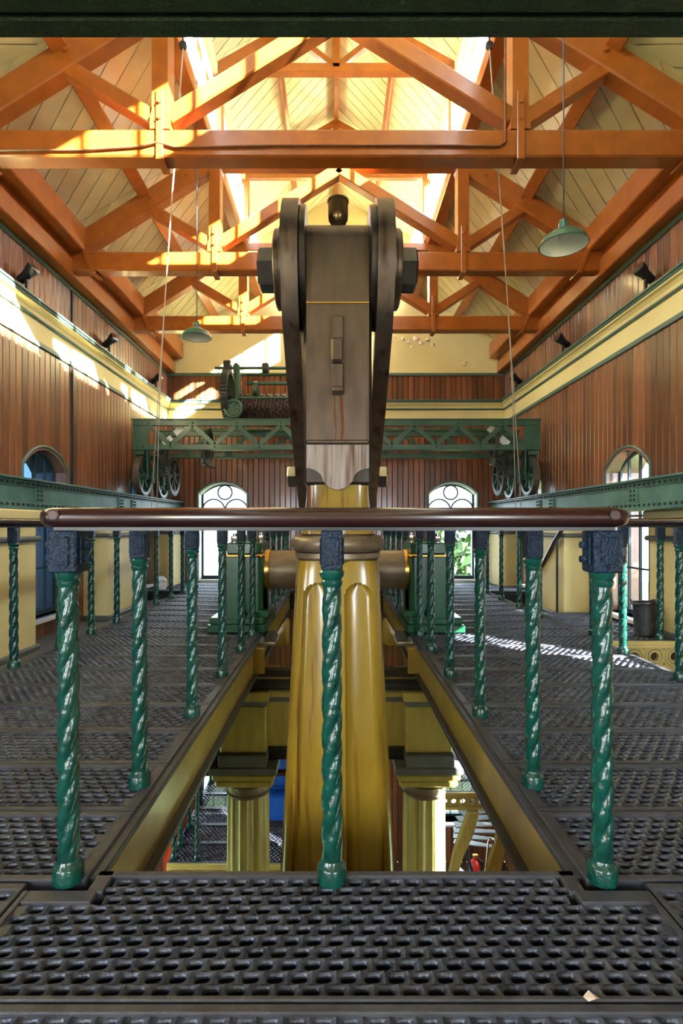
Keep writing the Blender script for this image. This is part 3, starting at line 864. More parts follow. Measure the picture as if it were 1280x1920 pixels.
def rail_section(mb, path, w=.088, h=.056, z=1.022, ends=True):
    """rounded handrail swept along plan path [(x,y)...]"""
    n = 16; prof = []
    for k in range(n):
        a = 2*pi*k/n; c, s = math.cos(a), math.sin(a)
        prof.append((w/2*math.copysign(abs(c)**.8, c), h/2*math.copysign(abs(s)**.75, s)))
    pts = [Vector((p[0], p[1])) for p in path]
    secs = []
    m = len(pts)
    for i in range(m):
        if i == 0: d = pts[1]-pts[0]
        elif i == m-1: d = pts[-1]-pts[-2]
        else: d = (pts[i+1]-pts[i]).normalized()+(pts[i]-pts[i-1]).normalized()
        d.normalize(); nrm = Vector((-d.y, d.x)); sc = 1.0
        if 0 < i < m-1:
            cs = nrm.dot(Vector((-(pts[i]-pts[i-1]).normalized().y, (pts[i]-pts[i-1]).normalized().x))); sc = 1/max(cs, .5)
        secs.append((pts[i], nrm*sc, d, 1.0))
    if ends:
        a = secs[0]; b = secs[-1]; R = .045
        pre = [(a[0]-a[2]*(R*math.sin(t)), a[1], a[2], math.cos(t)) for t in (1.35, 1.0, .6, .3)]
        post = [(b[0]+b[2]*(R*math.sin(t)), b[1], b[2], math.cos(t)) for t in (.3, .6, 1.0, 1.35)]
        secs = pre+secs+post
    vs = []; fs = []
    for (p, nr, d, sc) in secs:
        for (a, b) in prof: vs.append((p.x+nr.x*a*sc, p.y+nr.y*a*sc, z+b*(sc if sc == 1 else .35+.65*sc)))
    for i in range(len(secs)-1):
        for k in range(n):
            k2 = (k+1) % n; fs.append((i*n+k, i*n+k2, (i+1)*n+k2, (i+1)*n+k))
    fs.append(tuple(range(n))[::-1]); fs.append(tuple(range((len(secs)-1)*n, len(secs)*n)))
    mb.add(vs, fs); return mb

def railing(label, posts, path, corners=(), ends=True, zoff=0.0):
    t = thing('balustrade', label, 'railing', (posts[0][0], posts[0][1], zoff), group='green twisted iron balustrades')
    for i, (x, y) in enumerate(posts):
        b = put('baluster', SHAFT, t, (x, y, zoff))
        put('head_block', HEADC if i in corners else HEAD, b, (x, y, zoff)); put('neck_ring', NECK, b, (x, y, zoff)); put('foot_collar', FOOT, b, (x, y, zoff))
    rail_section(MB(), path, z=1.022+zoff, ends=ends).build('handrail', 'rail', t, 50)
    f = MB()
    for i in range(len(path)-1):
        a, b = path[i], path[i+1]
        f.bar((a[0], a[1], .990+zoff), (b[0], b[1], .990+zoff), .05, .010)
    f.build('rail_flat', 'black', t)
    return t
IX = .755
r = railing('short balustrade across the front of the engine opening', [(-IX, 1.505), (-.012, 1.505), (IX-.005, 1.505)], [(-.785, 1.505), (.775, 1.505)], corners=(0, 2))
for x in (-.775, .765): MB().lathe([(.012, 1.458), (.016, 1.459), (.016, 1.468)], 14, (x, 0, 1.028), 'y').build('screw_head', 'rail', r)
ys1 = [2.05, 2.80, 3.54, 4.25, 4.82]
ys2 = [5.75, 6.40, 7.05, 7.70, 8.25]
for sx, lab in ((-1, 'left'), (1, 'right')):
    railing('long balustrade along the %s edge of the engine opening, in front of the bearing' % lab, [(sx*IX, y) for y in ys1], [(sx*IX, 1.56), (sx*IX, 4.88)], ends=False)
    railing('balustrade along the %s edge of the opening, behind the green bearing' % lab, [(sx*IX, y) for y in ys2], [(sx*IX, 5.70), (sx*IX, 8.3)], ends=False)
railing('short far balustrade closing the engine opening below the crane', [(-.45, 8.3), (-.15, 8.3), (.15, 8.3), (.45, 8.3)], [(-IX+.05, 8.3), (IX-.05, 8.3)], ends=False)
railing('balustrade along the left wall beside the cream pilasters', [(-2.26, y) for y in (1.9, 2.5, 3.12, 3.74, 4.36, 4.92, 5.5, 6.08, 6.7, 7.3, 7.85, 8.6)], [(-2.26, 1.6), (-2.26, 8.7)], ends=False)
railing('balustrade along the stairwell beside the right pilaster', [(2.23, y) for y in (2.85, 3.46, 4.15)], [(2.23, 2.6), (2.23, 4.62)], ends=False)
railing('short balustrade across the sunny landing, in front of the bin', [(2.31, 4.66), (2.34, 4.86), (2.83, 4.66)], [(2.23, 4.66), (2.98, 4.66)], ends=False)
railing('far balustrade along the right walkway beside the sloping stair rail', [(2.23, y) for y in (5.85, 6.5, 7.2, 7.85)], [(2.23, 5.8), (2.23, 8.0)], ends=False)
s = thing('stair_handrail', 'dark sloping handrail of the stair going down beyond the landing', 'handrail', (2.6, 6.2, 0))
MB().tube([(2.62, 6.15, .98), (2.66, 6.5, .80), (2.74, 7.6, .03), (2.78, 7.9, -.25)], .028, 10).build('rail', 'rail', s, 60)
for (x, y, z) in ((2.65, 6.4, .84), (2.72, 7.3, .22)):
    MB().lathe([(.014, -.9), (.014, 0)], 10, (x, y, z)).build('stanchion', 'black', s, 40)

# ------------------------------------------------------------------ the beam engine
eng = thing('engine_beam', 'heavy dark steel cheeked engine beam rising towards the viewer on its trunnion', 'engine beam', (EX, 5.27, .56))
PYN, PZN = 2.25, 2.073
def beam_profile():
    r = .265; pts = []
    for k in range(0, 19):
        a = math.radians(62+ (205-62)*k/18)
        pts.append((PYN+r*math.cos(a), PZN+r*math.sin(a)))
    low = [(2.04, 1.86), (2.10, 1.78), (2.30, 1.60), (2.48, 1.455), (2.75, 1.275), (3.02, 1.105), (3.30, .945)]
    up = [(3.30, 1.80), (2.70, 2.14)]
    return pts+low+up
prof = beam_profile()
for sx in (-1, 1):
    c = MB().prism(prof, EX+sx*.152, EX+sx*.217, 'x')
    co = c.build('end_cheek', 'steel_dark' if False else 'steel', eng, 25)
    # raised inner boss
    MB().lathe([(.235, 0), (.242, .004), (.242, .026)], 40, (EX+sx*.126 if sx > 0 else EX-.152, PYN, PZN), 'x').build('inner_boss', 'steel_dark', eng, 40)
    MB().lathe([(.172, 0), (.172, .016), (.158, .022), (.158, .036), (.150, .042)] if sx > 0 else [(.150, -.042), (.158, -.036), (.158, -.022), (.172, -.016), (.172, 0)],
               40, (EX+sx*.217, PYN, PZN), 'x').build('washer', 'steel', eng, 30)
    hexnut(MB(), (EX+sx*.259, PYN, PZN), 'x', .088, sx*.072, 0).build('pin_nut', 'steel_dark', eng)
    hexnut(MB(), (EX+sx*.217, 2.88, 1.26), 'x', .062, sx*.050, 0).build('cheek_bolt', 'steel_bright', eng)
    # main flitch plate of the beam
    fl_ = [(2.95, 1.30), (3.7, .78), (4.4, .38), (5.27, .10), (6.2, -.35), (7.2, -.75), (8.3, -1.15), (8.45, -.95), (8.35, -.75), (7.2, -.05), (6.2, .65), (5.27, 1.02), (4.4, 1.30), (3.4, 1.72), (2.95, 1.9)]
    MB().prism(fl_, EX+sx*.10, EX+sx*.15, 'x').build('flitch_plate', 'ochre_flat', eng)
    MB().lathe([(.30, 0), (.30, sx*.10), (.27, sx*.13)], 36, (EX+sx*.15, 5.27, .56), 'x').build('centre_boss', 'ochre_flat', eng, 40)
MB().lathe([(.075, -.30), (.075, .30)], 28, (EX, PYN, PZN), 'x').build('end_pin', 'steel', eng, 40)
MB().lathe([(.19, -.71), (.19, .71)], 48, (EX, 5.27, .565), 'x').build('trunnion', 'trunnion', eng, 40)
for sx in (-1, 1):
    MB().lathe([(.175, 0), (.205, .006), (.205, .045), (.195, .05)], 48, (EX+(.645 if sx > 0 else -.695), 5.27, .565), 'x').build('brass_collar', 'brass', eng, 40)

rod = thing('connecting_rod', 'tall ochre fluted connecting rod with steel strap head and oil cup', 'connecting rod', (EX, PYN, ZL+1))
hw = .1235
# strap: inverted U over the pin, front and back legs
zt = 2.215; r_ = .085
sp = []
for k in range(7):
    a = pi/2*k/6; sp.append((PYN-.155+r_-r_*math.cos(a)*1.0, zt-r_+r_*math.sin(a)))
sp = [(PYN-.155, 1.325)]+sp+[(2*PYN-p[0], p[1]) for p in sp[::-1]]+[(PYN+.155, 1.325)]
MB().prism(sp, EX-hw, EX+hw, 'x').build('strap', 'steel_runs', rod, 25)
MB().box(EX-hw-.001, EX+hw+.001, PYN-.160, PYN+.160, 1.872, 1.876).build('strap_joint', 'brass', rod)
MB().box(EX-hw-.012, EX+hw+.012, PYN-.135, PYN+.135, 1.16, 1.90, .012).build('rod_butt', 'steel_dark', rod)
MB().box(EX-hw-.002, EX+hw+.002, PYN-.163, PYN+.163, 1.318, 1.336, .006).build('strap_lip', 'steel', rod)
# scalloped steel apron under the strap
ap = [(-hw, 1.32), (-hw, 1.225)]
for k in range(7):
    a = pi/2*k/6; ap.append((-hw+.065*math.sin(a), 1.225-.05*(1-math.cos(a))-.0))
ap += [(-.035, 1.150), (0, 1.140), (.035, 1.150)]+[(-p[0], p[1]) for p in ap[2:][::-1]]+[(hw, 1.225), (hw, 1.32)]
MB().prism([(EX+p[0], p[1]) for p in ap], PYN-.148, PYN-.13, 'y').build('apron', 'apron', rod)
# gib and cotter
g = MB(); fy = PYN-.155
g.box(EX-.024, EX+.024, fy-.032, fy+.05, 1.722, 1.812, .004)
gb = g.build('gib', 'steel', rod)
MB().box(EX-.026, EX+.023, fy-.056, fy+.05, 1.628, 1.722, .008).build('cotter', 'steel_bright' if False else 'steel', rod)
MB().box(EX-.025, EX+.024, fy-.036, fy+.05, 1.520, 1.628, .005).build('gib', 'steel', rod)
MB().box(EX-.026, EX+.025, fy-.050, fy+.05, 1.512, 1.535, .005).build('gib_head', 'steel', rod)
# oil cup
MB().lathe([(.012, 0), (.020, .006), (.022, .014), (.012, .022), (.014, .030), (.030, .040), (.040, .058), (.042, .075), (.042, .128), (.045, .131), (.045, .138), (.040, .139), (.038, .120)], 28, (EX+.002, PYN-.03, 2.212)).build('oil_cup', 'bronze', rod, 35)

def rod_body():
    """fluted tapering shaft: rounded square with two round-headed flutes on each face"""
    n = 176; zs = []
    z = .86
    while z > .66: zs.append(z); z -= .006
    while z > .5: zs.append(z); z -= .02
    while z > -1.2: zs.append(z); z -= .06
    while z > -4.4: zs.append(z); z -= .4
    def halfw(z):
        w = .170+.062*min(max((.86-z)/1.2, 0), 2.0)
        neck = max(0, 1-(.86-z)/.13); return w-.008*neck*neck
    vs = []; fs = []
    for z in zs:
        w = halfw(z)
        for k in range(n):
            a = 2*pi*k/n+pi/4
            # rounded square
            c, s = math.cos(a), math.sin(a); p = 5.0
            rad = 1/((abs(c)**p+abs(s)**p)**(1/p))
            x, y = c*rad, s*rad
            # position along the face, -1..1
            if abs(x) >= abs(y): t = y; nx, ny = math.copysign(1, x), 0
            else: t = x; nx, ny = 0, math.copysign(1, y)
            d = 0.0
            for fc in (-.46, .46):
                q = (t-fc)/.29
                # round head of the flute
                head = .772
                dz = (z-(head-.055))/.055
                lim = 1.0 if dz <= 0 else math.sqrt(max(0, 1-dz*dz))
                if z > head: lim = 0
                if lim > 0 and abs(q) < lim: d = max(d, math.sqrt(max(0, 1-(q/lim)**2))**.6)
            corner = max(0, (abs(t)-.80)/.2)
            gdeep = .030*d
            cd = .0
            vs.append((EX+x*w-nx*gdeep, PYN+y*w-ny*gdeep, z))
    m = len(zs)
    for j in range(m-1):
        for k in range(n):
            k2 = (k+1) % n; fs.append((j*n+k, j*n+k2, (j+1)*n+k2, (j+1)*n+k))
    fs.append(tuple(range(n))); fs.append(tuple(range((m-1)*n, m*n)))
    mb = MB(); mb.add(vs, fs); return mb
rod_body().build('fluted_shaft', 'ochre', rod, 50)
# ochre neck between apron and ring (square flaring to round)
def neck_body():
    n = 64; vs = []; fs = []; rows = [(1.165, .125, 9), (1.12, .126, 8), (1.06, .133, 7), (1.0, .143, 6), (.965, .150, 5)]
    for (z, w, p) in rows:
        for k in range(n):
            a = 2*pi*k/n; c, s = math.cos(a), math.sin(a); rad = w/((abs(c)**p+abs(s)**p)**(1/p))
            vs.append((EX+c*rad, PYN+s*rad, z))
    for j in range(len(rows)-1):
        for k in range(n):
            k2 = (k+1) % n; fs.append((j*n+k, j*n+k2, (j+1)*n+k2, (j+1)*n+k))
    fs.append(tuple(range(n))); fs.append(tuple(range((len(rows)-1)*n, len(rows)*n)))
    mb = MB(); mb.add(vs, fs); return mb
neck_body().build('neck', 'ochre', rod, 50)
MB().lathe([(.15, .962), (.152, .966), (.152, .992), (.148, .996)], 48, (EX, PYN, 0)).build('collar', 'steel_bright', rod, 40)
MB().lathe([(.155, .962), (.180, .958), (.193, .942), (.197, .926), (.193, .908), (.180, .894), (.155, .890)], 48, (EX, PYN, 0)).build('ring', 'trunnion', rod, 60)
MB().lathe([(.155, .890), (.178, .888), (.178, .868), (.170, .862), (.165, .85)], 48, (EX, PYN, 0)).build('collar', 'trunnion', rod, 40)

# trunnion bearings
def bearing(sx, lab):
    t = thing('trunnion_bearing', 'dark green %s trunnion bearing block with brass band and steel cap nuts' % lab, 'bearing', (sx*.92, 5.3, 0), group='green trunnion bearings')
    x0, x1 = .655, 1.195
    def bx(a, b, y0, y1, z0, z1, c, n, m):
        xa, xb = sorted((sx*a, sx*b)); return MB().box(xa, xb, y0, y1, z0, z1, c).build(n, m, t)
    bx(x0, x1, 4.93, 5.72, .004, .075, .008, 'base_plate', 'bedgreen')
    bx(x0+.015, x1-.015, 4.95, 5.70, .075, .14, .012, 'base_plate', 'bedgreen')
    bx(x0-.03, x0+.12, 4.97, 5.1, .14, .20, .008, 'holding_down_wedge', 'bedgreen')
    # body outline in x-z with a concave foot, two cheeks along y
    o = [(.86, .14), (.865, .16), (.885, .20), (.893, .28), (.895, .70), (1.03, .70), (1.03, .34), (1.035, .26), (1.055, .19), (1.10, .155), (1.11, .14)]
    o = [(sx*a, b) for a, b in o]
    MB().prism(o, 4.99, 5.14, 'y').build('body_rib', 'bedgreen', t)
    MB().prism(o, 5.40, 5.57, 'y').build('body_rib', 'bedgreen', t)
    bx(.70, .735, 5.0, 5.56, .14, .70, .006, 'inner_cheek', 'bedgreen')
    bx(.70, 1.03, 5.14, 5.40, .14, .70, 0, 'body', 'bedgreen')
    bx(.685, 1.045, 4.985, 5.575, .70, .728, .010, 'brass_band', 'brass')
    bx(.70, 1.03, 5.00, 5.56, .728, .835, .012, 'cap', 'bedgreen')
    for (xx, yy) in ((.77, 5.07), (.96, 5.07), (.77, 5.49), (.96, 5.49)):
        b = MB(); b.lathe([(.05, .835), (.05, .845)], 20, (sx*xx, yy, 0)); hexnut(b, (sx*xx, yy, .845), 'z', .040, .055); b.lathe([(.022, .90), (.022, .925)], 12, (sx*xx, yy, 0)); b.build('cap_nut', 'steel_bright', t, 30)
    return t
bearing(-1, 'left'); bearing(1, 'right')

# entablature and columns beneath the bearings
ent = thing('entablature', 'ochre and slate blue cast entablature spanning the columns under the floor', 'entablature', (0, 5.1, -1.2))
MB().box(-1.25, 1.25, 4.86, 5.6, -1.02, -.60, .01).build('main_beam', 'ochre_col', ent)
MB().box(-1.25, 1.25, 4.83, 5.6, -.60, -.55, .006).build('top_band', 'stone', ent)
MB().box(-1.25, 1.25, 4.80, 5.6, -.55, -.50, .008).build('top_moulding', 'ochre_col', ent)
MB().box(-1.25, 1.25, 4.84, 5.6, -1.13, -1.02, .008).build('bottom_band', 'black', ent)
MB().box(-1.0, 1.0, 4.72, 4.86, -.46, -.40, .004).build('cross_rail', 'black', ent)
MB().box(-.9, .9, 4.78, 4.9, -.36, -.30, .004).build('cross_rail', 'steel_dark', ent)
for sx in (-1, 1):
    x0, x1 = sorted((sx*.62, sx*1.03))
    MB().box(x0, x1, 4.72, 5.6, -1.02, -.60, .012).build('dado_block', 'ochre_col', ent)
    MB().box(x0-.01, x1+.01, 4.70, 5.6, -.60, -.55, .006).build('dado_band', 'stone', ent)
    MB().box(x0-.03, x1+.03, 4.67, 5.6, -.55, -.47, .01).build('dado_moulding', 'ochre_col', ent)
    MB().box(x0-.01, x1+.01, 4.68, 5.6, -1.13, -1.02, .01).build('dado_foot', 'stone', ent)
for sx, lab in ((-1, 'left of the connecting rod, in shade'), (1, 'right of the connecting rod, partly in sunlight')):
    t = thing('fluted_column', 'ochre fluted column %s' % lab, 'column', (sx*.82, 5.1, ZL), group='fluted columns under the bearings')
    cx, cy = sx*.82, 4.98
    MB().box(cx-.30, cx+.30, cy-.30, cy+.30, -1.20, -1.13, .01).build('abacus', 'stone', t)
    MB().box(cx-.28, cx+.28, cy-.28, cy+.28, -1.26, -1.20, .015).build('abacus', 'ochre_col', t)
    MB().box(cx-.26, cx+.26, cy-.26, cy+.26, -1.33, -1.26, .02).build('abacus', 'ochre_col', t)
    MB().lathe([(.20, -1.47), (.205, -1.45), (.195, -1.435), (.205, -1.40), (.205, -1.37), (.195, -1.36), (.205, -1.33)], 36, (cx, cy, 0)).build('capital_ring', 'trunnion', t, 40)
    n = 144; vs = []; fs = []
    zs = [-1.47, -1.55, -3.2, -4.9, ZL]
    for z in zs:
        for k in range(n):
            a = 2*pi*k/n; fl2 = abs(math.sin(a*7)) ; rr = .196+(-1.47-z)*.006-.022*((1-fl2)**.5 if False else fl2**.8)
            vs.append((cx+rr*math.cos(a), cy+rr*math.sin(a), z))
    for j in range(len(zs)-1):
        for k in range(n):
            k2 = (k+1) % n; fs.append((j*n+k, j*n+k2, (j+1)*n+k2, (j+1)*n+k))
    m = MB(); m.add(vs, fs); m.build('shaft', 'ochre_col', t, 50)

# ------------------------------------------------------------------ crane runway girders
def runway(sx, lab):
    t = thing('crane_runway_girder', 'riveted pale green crane girder along the %s' % lab, 'girder', (sx*2.75, 5, 1.14), group='crane runway girders')
    def bx(a, b, y0, y1, z0, z1, n, m, c=0, p=None):
        xa, xb = sorted((sx*a, sx*b)); return MB().box(xa, xb, y0, y1, z0, z1, c).build(n, m, p or t)
    ya, yb = 1.0, YF-.02
    bx(2.74, 2.76, ya, yb, 1.155, 1.395, 'web', 'green_pale')
    bx(2.68, 2.97, ya, yb, 1.395, 1.415, 'top_flange', 'green_pale', .003)
    bx(2.68, 2.97, ya, yb, 1.136, 1.156, 'bottom_flange', 'green_pale', .003)
    bx(2.728, 2.74, ya, yb, 1.342, 1.395, 'flange_angle', 'green_pale', .003)
    bx(2.728, 2.74, ya, yb, 1.156, 1.205, 'flange_angle', 'green_pale', .003)
    bx(2.73, 2.78, ya, yb, 1.415, 1.418, 'rail_strip', 'steel', 0)
    rv = MB(); y = 3.9
    while y < 9.4:
        for z in (1.366, 1.182): rv.lathe([(.013, 0), (.012, -sx*.008), (.006, -sx*.012)], 8, (sx*2.728, y, z), 'x')
        y += .075
    for yc in (4.85, 6.72, 7.15):
        pl = bx(2.727, 2.74, yc-.01, yc+.13, 1.207, 1.340, 'splice_plate', 'green_pale', .003)
        for dy in (.03, .09):
            for z in (1.235, 1.275, 1.315): rv.lathe([(.014, 0), (.012, -sx*.009), (.006, -sx*.013)], 8, (sx*2.727, yc+dy, z), 'x')
    o = rv.build('rivet_rows', 'green_dark', t, 50); o['kind'] = 'stuff'
    return t
runway(-1, 'left wall, above the cream pilasters'); runway(1, 'right wall, above the sunny landing')

# ------------------------------------------------------------------ travelling crane
cr = thing('travelling_crane', 'dark green lattice travelling crane bridging the room on spoked wheels', 'crane', (0, 7.95, 1.418))
CY0, CY1 = 7.5, 8.4
def lattice(y, face):
    x0, x1 = -2.86, 2.87
    MB().box(x0, x1, y-.012, y+.07, 2.405, 2.48).build('top_chord', 'green', cr)
    MB().box(x0-.01, x1+.01, y-.03, y+.09, 2.48, 2.498, .003).build('top_flange', 'green', cr)
    MB().box(x0, x1, y-.012, y+.07, 2.065, 2.135).build('bottom_chord', 'green', cr)
    MB().box(x0, x1, y-.03, y+.09, 2.058, 2.068, .003).build('bottom_flange', 'green', cr)
    for (a, b) in ((x0, x0+.22), (x1-.22, x1)):
        MB().box(a, b, y+.005, y+.02, 2.13, 2.41).build('end_plate', 'green', cr)
    n = 17; p = (x1-x0-.44)/n; up = False
    for i in range(n):
        xa = x0+.22+i*p; xb = xa+p
        za, zb = (2.41, 2.13) if i % 2 == 0 else (2.13, 2.41)
        MB().bar((xa, y-.002, za), (xb, y-.002, zb), .012, .062, (0, 0, 1)).build('lattice_bar', 'green', cr)
    rv = MB()
    for i in range(n+1):
        x = x0+.22+i*p; z = 2.44 if i % 2 == 0 else 2.10
        rv.lathe([(.014, 0), (.012, -.01), (.006, -.014)], 8, (x, y-.012, z), 'y')
    for x in (x0+.06, x0+.14, x1-.06, x1-.14): rv.lathe([(.014, 0), (.012, -.01), (.006, -.014)], 8, (x, y-.012, 2.10), 'y')
    rv.build('rivet_heads', 'green', cr, 50)['kind'] = 'stuff'
lattice(CY0, -1); lattice(CY1, 1)

def wheel(parent, c, R, spokes, m, teeth=0, w=.08, hub=.06, tooth=.018):
    """wheel with its axle along x"""
    k = 48; vs = []; fs = []
    prof = [(R-.055, -w/2), (R, -w/2), (R, w/2), (R-.055, w/2)]
    m_ = MB()
    if teeth:
        k = teeth*4
    n = k
    for (r, h) in prof:
        for i in range(n):
            a = 2*pi*i/n; rr = r
            if teeth and r == R: rr = r+(tooth if i % 4 in (0, 1) else -tooth*.2)
            vs.append((c[0]+h, c[1]+rr*math.cos(a), c[2]+rr*math.sin(a)))
    for j in range(4):
        j2 = (j+1) % 4
        for i in range(n):
            i2 = (i+1) % n; fs.append((j*n+i, j*n+i2, j2*n+i2, j2*n+i))
    m_.add(vs, fs)
    m_.lathe([(hub, -w*.6), (hub, w*.6)], 16, c, 'x')
    for s in range(spokes):
        a = 2*pi*s/spokes+.2
        m_.bar(c, (c[0], c[1]+(R-.045)*math.cos(a), c[2]+(R-.045)*math.sin(a)), .03, .036, (1, 0, 0))
    return m_
for sx in (-1, 1):
    for (yy, R) in ((CY0+.10, .285), (CY1-.0, .27)):
        w = wheel(cr, (sx*2.755, yy, 1.418+R), R, 6, 'green', w=.085)
        w.lathe([(R+.02, 0), (R+.02, -sx*.016)], 40, (sx*2.755-sx*.045, yy, 1.418+R), 'x') if False else None
        w.build('running_wheel', 'green', cr, 40)
        MB().lathe([(.028, -.10), (.028, .10)], 12, (sx*2.755, yy, 1.418+R), 'x').build('axle', 'steel', cr, 40)
        # tyre worn bright brown
        MB().lathe([(R-.02, -.044), (R+.0, -.044), (R+.001, .044), (R-.02, .044)], 44, (sx*2.755, yy, 1.418+R), 'x', closed_ends=False).build('tyre', 'chain', cr, 40)
    # axle boxes and side frames
    for yy in (CY0+.10, CY1):
        for dx in (-.09, .075):
            MB().prism([(yy-.07, 2.06), (yy+.07, 2.06), (yy+.05, 1.66), (yy-.05, 1.66)], sx*2.755+dx, sx*2.755+dx+.02, 'x').build('axle_bracket', 'green', cr)
    MB().box(sx*2.70, sx*2.84, CY0, CY1+.06, 1.99, 2.06, .01).build('end_carriage', 'green', cr)
    arch = [(CY0+.42+.26*math.cos(a), 1.62+.30*math.sin(a)) for a in [pi*k/10 for k in range(11)]]
    arch2 = [(CY0+.42+.20*math.cos(a), 1.60+.24*math.sin(a)) for a in [pi*k/10 for k in range(11)]]
    MB().prism(arch+arch2[::-1], sx*2.62, sx*2.66, 'x').build('gear_guard', 'green', cr)
    MB().prism([(CY0+.15, 2.0), (CY0+.5, 2.0), (CY0+.45, 1.75), (CY0+.2, 1.7)], sx*2.60, sx*2.63, 'x').build('gear_case', 'green', cr)
    # travel gears
    wheel(cr, (sx*2.42, CY0+.42, 1.735), .285, 8, 'gear', teeth=44, w=.05).build('travel_gear', 'gear', cr, 35)
    wheel(cr, (sx*2.50, CY0+.30, 2.00), .15, 6, 'gear', teeth=26, w=.06).build('pinion', 'gear', cr, 35)
    MB().lathe([(.022, 0), (.022, -sx*.35)], 12, (sx*2.78, CY0+.42, 1.735), 'x').build('gear_shaft', 'steel', cr, 40)
    MB().lathe([(.020, 0), (.020, -sx*.45)], 12, (sx*2.80, CY0+.30, 2.00), 'x').build('gear_shaft', 'steel', cr, 40)
# hand chain wheels
for (x, y) in ((-1.84, CY0+.22), (2.27, CY0+.20)):
    wheel(cr, (x, y, 2.17), .23, 4, 'gear', w=.045, hub=.035).build('chain_wheel', 'gear', cr, 35)
    MB().lathe([(.016, -.25), (.016, .25)], 10, (x, y, 2.17), 'x').build('chain_wheel_shaft', 'steel', cr, 40)
    MB().tube([(x-.03, y-.2, 2.1), (x-.05, y-.16, 1.95), (x+.02, y-.1, 1.86), (x+.1, y-.1, 1.82)], [.02, .03, .035, .02], 8).build('chain_guide', 'gear', cr, 60)
    MB().box(x-.08, x-.02, y-.2, y-.05, 1.86, 1.95, .01).build('chain_guide', 'gear', cr)
# tilted pale label boards hung inside the end bays
for sx in (-1, 1):
    for (dx, dz) in ((0, 0), (-sx*.16, .15) if sx < 0 else (-.16, .15)):
        m = Matrix.Translation((sx*2.40+dx, CY0+.12, 2.20+dz)) @ Matrix.Rotation(.7*(-1 if sx < 0 else 1), 4, 'Y')
        MB().box(-.075, .075, -.012, .012, -.05, .05, .004, m).build('pale_bracket_plate', 'white', cr)
# crab rails with curled ends
MB().tube([(-2.62, CY1+.02, 2.60), (-2.60, CY1+.02, 2.56), (-2.54, CY1+.02, 2.52), (-2.44, CY1+.02, 2.51), (0, CY1+.02, 2.51), (2.6, CY1+.02, 2.51), (2.70, CY1+.02, 2.53), (2.75, CY1+.02, 2.58), (2.755, CY1+.02, 2.63)], .018, 8).build('crab_rail', 'green', cr, 60)

crab = thing('crane_winch', 'green geared winch with chain wound drum standing on the crane', 'winch', (-.6, 7.95, 2.5))
def cp(m, n, mt, s=None): return m.build(n, mt, crab, s)
cp(wheel(crab, (-1.56, 7.72, 2.88), .36, 6, 'gear', teeth=46, w=.09), 'large_gear', 'gear', 35)
cp(wheel(crab, (-1.56, 7.68, 3.28), .075, 4, 'gear', teeth=14, w=.10, hub=.03), 'pinion', 'gear', 35)
for x in (-1.46, .42):
    f = MB().prism([(7.55, 2.50), (8.30, 2.50), (8.24, 2.60), (8.02, 2.95), (7.92, 3.10), (7.80, 3.33), (7.64, 3.33), (7.60, 3.18), (7.70, 2.95), (7.60, 2.62)], x, x+.05, 'x')
    cp(f, 'side_frame', 'green')
    cp(MB().lathe([(.06, 0), (.06, .09)], 16, (x-.02, 7.70, 3.26), 'x'), 'bearing_boss', 'green', 40)
cp(MB().bar((-1.40, 7.60, 3.22), (-1.40, 7.52, 2.52), .05, .10, (0, 1, 0), .01), 'curved_arm', 'green')
cp(MB().lathe([(.022, -1.75), (.022, .5)], 12, (0, 7.70, 3.27), 'x'), 'top_shaft', 'green', 40)
cp(MB().lathe([(.016, -1.3), (.016, .42)], 12, (0, 7.72, 3.19), 'x'), 'stay_rod', 'green', 40)
cp(MB().lathe([(.026, -1.3), (.026, .42)], 12, (0, 7.74, 3.06), 'x'), 'stay_rod', 'green', 40)
cp(MB().lathe([(.018, -1.42), (.018, .42)], 12, (0, 7.52, 2.80), 'x'), 'stay_rod', 'green', 40)
cp(MB().lathe([(.07, -.04), (.11, -.03), (.11, .03), (.07, .04)], 20, (-1.16, 7.72, 2.97), 'x'), 'brake_drum', 'green', 40)
cp(MB().lathe([(.05, -.05), (.075, -.04), (.075, .04), (.05, .05)], 16, (-1.02, 7.70, 3.27), 'x'), 'clutch', 'gear', 40)
cp(MB().lathe([(.14, -1.42), (.14, .42)], 28, (0, 7.86, 2.75), 'x'), 'drum', 'chain', 40)
hubm = MB().torus(.115, .026, (-1.44, 7.47, 2.635), 'y', 32, 10)
hubm.lathe([(.085, 0), (.085, .03)], 28, (-1.44, 7.47, 2.635), 'y'); hubm.lathe([(.03, -.02), (.03, .04)], 14, (-1.44, 7.47, 2.635), 'y')
for q in range(5):
    a = 2*pi*q/5; hubm.bar((-1.44, 7.462, 2.635), (-1.44+.1*math.cos(a), 7.462, 2.635+.1*math.sin(a)), .014, .022, (0, 1, 0))
cp(hubm, 'hand_wheel', 'green', 40)
# chain wound on the drum: links in helical rows
lk = MB(); row = 0
x = -1.38
while x < .38:
    for kk in range(11):
        a = math.radians(-70+kk*22+ (11 if row % 2 else 0))+pi/2+.2
        # front and top of the drum
        ca, sa = math.cos(a), math.sin(a)
        cyy, czz = 7.86-.185*abs(math.cos(a-pi/2)) if False else 7.86+.175*math.cos(a+pi/2), 2.75+.175*math.sin(a+pi/2)
        tdir = Vector((0, -math.sin(a+pi/2), math.cos(a+pi/2))); rdir = Vector((0, math.cos(a+pi/2), math.sin(a+pi/2)))
        sdir = Vector((1, 0, 0)) if kk % 2 == 0 else (Vector((1, 0, 0))*.5+rdir*.85).normalized()
        cc = Vector((x, cyy, czz)); path = []
        for q in range(8):
            t_ = 2*pi*q/8; path.append(cc+tdir*(.045*math.cos(t_))+sdir*(.026*math.sin(t_)))
        lk.tube(path, .0115, 5, closed=True)
    x += .052; row += 1
